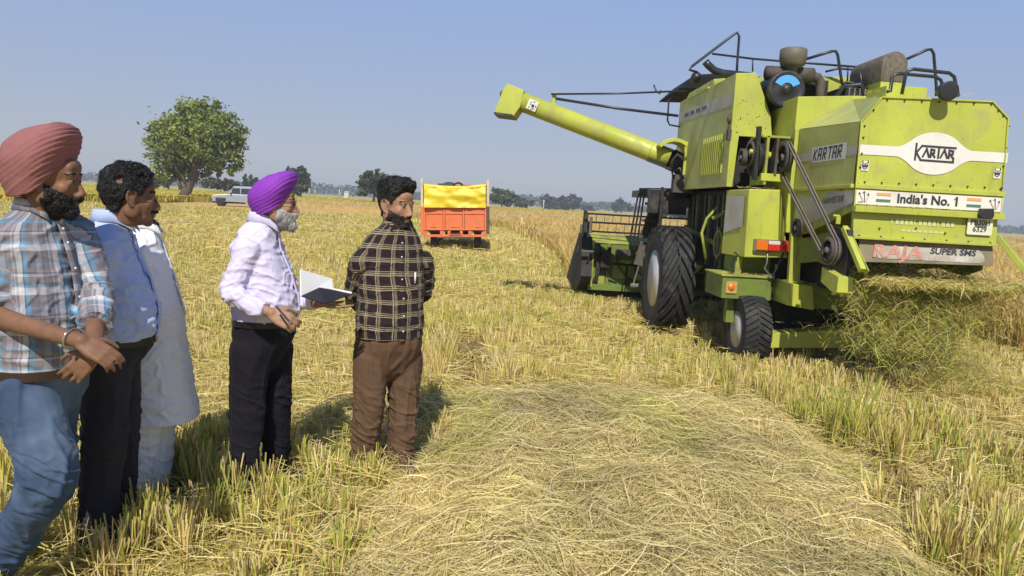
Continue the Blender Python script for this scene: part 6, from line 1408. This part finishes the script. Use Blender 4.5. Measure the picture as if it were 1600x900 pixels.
def man_blue_shirt():
    Y = 3.3; p = Person((J(165, 860, Y).x, Y, 0), 16, 'man in plain light blue shirt with glasses and dark trousers, standing beside the pink turban')
    st = [(176, 340, .072, .068, .07), (174, 352, .105, .078, .085), (172, 364, .165, .095, .105), (170, 386, .200, .118, .13), (176, 432, .206, .158, .14), (178, 480, .205, .190, .14), (178, 505, .202, .192, .138), (177, 527, .195, .180, .14)]
    legs = [(J(166, 562, Y-.09), J(163, 680, Y-.10), J(152, 840, Y-.12)), (J(180, 562, Y+.09), J(184, 680, Y+.09), J(186, 812, Y+.14))]
    arms = [(J(160, 392, Y-.17), J(138, 478, Y-.22), J(120, 545, Y-.16)), (J(182, 392, Y+.17), J(160, 470, Y+.24), J(140, 530, Y+.20))]
    shirt = cloth('light_blue_cotton', (.44, .53, .80), var=.03); tr = cloth('charcoal_trouser_wool', (.032, .030, .036), var=.1)
    dress(p, Y, st, arms, legs, (.088, .066, .050), leg_r=(.122, .098, .080))
    hand(p.body, arms[0][2], (.1, .1, -.95), (.1, .9, 0), 1, (.3, .4, .3)); hand(p.body, arms[1][2], (.1, -.1, -.95), (.1, -.9, 0), -1, (.3, .4, .3))
    hd = Head(J(204, 310, Y), R_(33), -.06, 0, 1.06); hd.shapes(p.body, p.st[1][0]); p.finish('person', hd, MID, .0056)
    clothes(p, shirt, tr, legs, (.122, .098, .080), .0065, 4.0, 0, .018, [.93, .93], 'shirt', None, None, .010)
    collar(p, shirt, p.st[0][0] + Vector((0, 0, -.004)), .076, .040, .062, 26); placket(p, shirt, 2, 8); belt_(p, M_beltk, p.st[-1], .032, .003)
    p.hair('hair', M_hblack, hair_fn(.026, .013, .004, (-.052, .06, .070, .011)), 8000, (.012, .030), comb, .0007, .5)
    p.hair('moustache', M_hblack, lambda f, r, u: np.where((f > .068) & (np.abs(r) < .036) & (u < -.037) & (u > -.053), .007, 0), 500, (.006, .012), down, .0007, .2)
    p.brows(M_hblack); p.eyes(True)
    for k in (0, 1): shoe(p, legs[k][2], (1, .2), M_beltk)
    return p

def man_white_kurta():
    Y = 3.78; p = Person((J(228, 800, Y).x, Y, 0), 16, 'man in long white kurta and pyjama standing behind the blue shirted man')
    st = [(224, 352, .070, .066, .068), (223, 362, .105, .076, .082), (222, 373, .165, .095, .10), (221, 394, .195, .118, .125), (226, 440, .200, .155, .135), (230, 490, .198, .185, .135), (232, 530, .200, .190, .14)]
    legs = [(J(226, 590, Y-.09), J(216, 690, Y-.10), J(204, 782, Y-.12)), (J(240, 590, Y+.09), J(243, 690, Y+.06), J(236, 780, Y+.0))]
    arms = [(J(210, 402, Y-.16), J(188, 472, Y-.20), J(205, 535, Y-.10)), (J(236, 402, Y+.16), J(222, 475, Y+.22), J(205, 535, Y+.10))]
    wh = cloth('white_cotton', (.83, .83, .82), var=.02, sheen=.1)
    dress(p, Y, st, arms, legs, (.085, .064, .050), leg_r=(.12, .105, .085))
    hand(p.body, arms[0][2], (-.3, .3, -.9), (-.3, .8, .3), 1); hand(p.body, arms[1][2], (-.3, -.3, -.9), (-.3, -.8, .3), -1)
    hd = Head(J(207, 313, Y), R_(24), -.05, 0, 1.0); hd.shapes(p.body, p.st[1][0]); p.finish('person', hd, MID, .0062)
    lw = [(J(236, 580, Y), .205, .195, .16), (J(241, 615, Y), .212, .200, .18), (J(246, 650, Y), .220, .205, .20)]
    clothes(p, wh, wh, legs, (.12, .105, .085), .007, 6.0, 0, .014, .95, 'kurta', p.st[-1], lw, .009)
    collar(p, wh, p.st[0][0], .072, .032, .050, 26); placket(p, wh, 2, 6)
    p.hair('hair', M_hblack, hair_fn(.018, .008), 1500, (.01, .02), comb, .0007, .4); p.hair('beard', M_hblack, beard_fn(.010, .012, .010, -.01), 2200, (.008, .018), down, .0007, .3)
    p.brows(M_hblack); p.eyes()
    ms = mat('dark_red_leather', (.09, .02, .015), .45)
    for a, d in ((legs[0][2], (1, -.2)), (legs[1][2], (1, -.1))): shoe(p, a, d, ms)
    return p

def man_turban_purple():
    Y = 3.95; p = Person((J(400, 760, Y).x, Y, 0), -1, 'older man in bright purple turban with grey beard and pale lilac shirt, writing notes')
    st = [(412, 343, .072, .066, .07), (410, 352, .105, .076, .082), (408, 363, .160, .095, .105), (404, 384, .195, .118, .13), (406, 425, .206, .175, .145), (408, 462, .208, .208, .148), (409, 480, .204, .210, .148), (409, 500, .196, .186, .150)]
    legs = [(J(393, 545, Y-.09), J(388, 630, Y-.10), J(379, 742, Y-.12)), (J(426, 545, Y+.09), J(431, 625, Y+.08), J(430, 720, Y+.14))]
    arms = [(J(386, 392, Y-.16), J(358, 460, Y-.22), J(424, 489, Y-.30)), (J(424, 390, Y+.17), J(440, 466, Y+.16), J(501, 474, Y-.02))]
    shirt = cloth('pale_lilac_cotton', (.64, .60, .78), var=.02); tr = cloth('navy_black_trouser', (.010, .009, .014), var=.12)
    dress(p, Y, st, arms, legs, (.080, .060, .043), leg_r=(.120, .096, .078))
    w0 = arms[0][2]; hand(p.body, w0, (.86, -.10, -.38), (.35, .62, -.5), 1, (.55, .6, .4), .06, 1.05, .7)
    w1 = arms[1][2]; hand(p.body, w1, (.95, -.15, -.12), (.05, .10, 1), -1, (.12, .2, .15), .10, 1.0, .3)
    hd = Head(J(432, 320, Y), R_(9), -.01, 0, 1.02); hd.shapes(p.body, p.st[1][0]); p.finish('person', hd, LITE, .0056)
    clothes(p, shirt, tr, legs, (.120, .096, .078), .0065, 8.0, 0, .017, [.95, .95], 'shirt', None, None, .011)
    collar(p, shirt, p.st[0][0] + Vector((0, 0, .0)), .074, .040, .066, 26); placket(p, shirt, 2, 8); belt_(p, M_beltk, p.st[-1], .032, .003)
    p.turban(mat('bright_purple_cotton', (.235, .035, .42), .8, bump=.12, bscale=500, var=.05, vscale=30), W=.114, back=.122, front=.106, top=.178, peak=.056, low=-.058, rimf=.058, folds=19, seed=5.0)
    p.hair('beard', M_hgrey, beard_fn(.012, .009, .013, .002, -.120), 9000, (.016, .034), down, .0006, .22, .18)
    p.brows(hairmat('grey_black_brow', (.06, .055, .05))); p.eyes(True)
    for k in (0, 1): shoe(p, legs[k][2], (1, -.1), M_beltk)
    # notebook and pens
    A, B, C, D = J(470, 421, Y-.08), J(519, 435, Y+.10), J(521, 456, Y+.07), J(471, 462, Y-.12)
    E_, F_, G_ = J(499, 449, Y-.06), J(549, 459, Y+.0), J(508, 474, Y-.16)
    Mp = mat('white_paper', (.80, .80, .80), .7); Mk = mat('black_notebook_cover', (.018, .018, .024), .5)
    b = MB(); n1 = (B-A).cross(D-A).normalized()
    b.hexa([A, B, C, D, A+n1*.008, B+n1*.008, C+n1*.008, D+n1*.008], Mp); nb = b.build('notebook', None, None, D); tag(nb, 'open black notebook with white page held by the purple turbaned man', 'notebook')
    b = MB(); n2 = (F_-D).cross(G_-D).normalized(); b.hexa([D, E_, F_, G_, D+n2*.006, E_+n2*.006, F_+n2*.006, G_+n2*.006], Mk); b.build('cover', None, nb, D)
    b = MB(); b.hexa([E_ + Vector((0, .008, .002)), J(521, 454, Y+.04), F_ + Vector((.002, .004, .004)), F_, E_ + Vector((0, .008, .008)), J(521, 452, Y+.04), F_ + Vector((.002, .004, .010)), F_ + Vector((0, 0, .006))], Mp); b.build('page_block', None, nb, D)
    tip = J(456, 507, Y-.43); end = J(432, 479, Y-.36); b = MB(); b.tube([end, end.lerp(tip, .85), tip], [.0055, .0055, .0015], mat('grey_pen_body', (.10, .10, .11), .3, .5), 10); tag(b.build('pen', None, None, tip), 'dark pen held in the purple turbaned man\'s right hand', 'pen')
    return p

def man_plaid_dark():
    Y = 4.34; p = Person((J(605, 735, Y).x, Y, 0), -54, 'bearded bareheaded man in dark brown checked shirt, brown trousers, hands behind his back')
    st = [(622, 345, .076, .068, .07), (620, 356, .116, .080, .085), (616, 369, .172, .098, .105), (612, 390, .215, .120, .125), (609, 432, .222, .150, .14), (610, 468, .212, .165, .14), (609, 500, .215, .172, .145), (608, 526, .218, .165, .155)]
    legs = [(J(580, 560, Y-.07), J(578, 634, Y-.09), J(567, 722, Y-.06)), (J(632, 560, Y+.07), J(631, 634, Y+.05), J(624, 718, Y+.02))]
    arms = [(J(566, 408, Y-.12), J(549, 464, Y+.0), J(585, 488, Y+.20)), (J(660, 408, Y+.13), J(664, 458, Y+.22), J(610, 488, Y+.30))]
    dk = (.022, .013, .016); cr = (.31, .26, .165)
    shirt = cloth('brown_check_cotton', None, plaid=dict(mode='LIGHTEN', fac=1.0, pu=.082, pv=.078, u=[(0, dk), (.40, (.15, .12, .08)), (.56, dk), (.62, cr), (.68, dk)], v=[(0, dk), (.30, cr), (.37, dk), (.44, cr), (.50, dk), (.58, (.25, .2, .13)), (.64, dk)]), sheen=.05)
    tr = cloth('brown_trouser_cotton', (.115, .068, .040), var=.10)
    dress(p, Y, st, arms, legs, (.080, .066, .050), leg_r=(.120, .100, .078))
    hand(p.body, arms[0][2], (.5, .3, -.5), (.2, .8, .3), 1); hand(p.body, arms[1][2], (-.5, -.1, -.6), (.2, .8, .3), -1)
    hd = Head(J(619, 323, Y), R_(-34), -.08, 0, 1.08); hd.shapes(p.body, p.st[1][0]); p.finish('person', hd, LITE, .0062)
    clothes(p, shirt, tr, legs, (.120, .100, .078), .0065, 11.0, 0, .013, .95, 'shirt', p.st[-1], None, .012)
    collar(p, shirt, p.st[0][0] + Vector((0, 0, -.026)), .080, .034, .058, 46); placket(p, shirt, 2, 8)
    p.hair('hair', M_hbrown, hair_fn(.034, .006, .016), 9000, (.014, .034), quif, .0008, .6); p.hair('beard', M_hbrown, beard_fn(.006, .003, .006, -.003, -.118), 5200, (.004, .009), down, .0007, .3)
    p.brows(M_hbrown); p.eyes()
    q = p.st[4][0] + p.f*.150 - p.r*.085 + Vector((0, 0, .0)); pen = MB(); pen.cyl(q + Vector((0, 0, -.025)), q + Vector((0, 0, .04)), .0055, None, Mw_ := M_white, 10); pen.box(q + p.f*.006 + Vector((0, 0, .02)), (.004, .004, .035), M_white)
    tag(pen.build('pen', None, None, q), 'white pen clipped in the chest pocket of the dark checked shirt', 'pen')
    ms = mat('brown_leather', (.10, .055, .035), .5)
    shoe(p, legs[0][2], (.5, -.8), ms); shoe(p, legs[1][2], (.5, -.8), ms)
    return p
import time as _t
for fn in (man_turban_pink, man_blue_shirt, man_white_kurta, man_turban_purple, man_plaid_dark):
    _p = fn(); FEET.append((_p.base.x, _p.base.y, .16))
FEET += [(-2.05, 23.6, 1.0), (-.65, 23.6, 1.0)]
build_furrows(); build_spill(); build_fields(); build_crops()
build_trailer(); build_jeep(); build_trees(); build_far_things()
# ---------------------------------------------------------------- hazy air
def build_haze():
    b = MB(); b.bb(-5200, 5200, -80, 9200, -1.0, 15.0); hm = bpy.data.materials.new('hazy_air'); hm.use_nodes = True; n = hm.node_tree.nodes; n.remove(n['Principled BSDF'])
    v = n.new('ShaderNodeVolumePrincipled'); v.inputs['Color'].default_value = (.80, .86, .97, 1); v.inputs['Density'].default_value = .0008; v.inputs['Anisotropy'].default_value = 0.0
    hm.node_tree.links.new(v.outputs[0], n['Material Output'].inputs['Volume']); o = b.build('haze', hm); tag(o, kind='stuff'); hm.cycles.homogeneous_volume = True
build_haze()
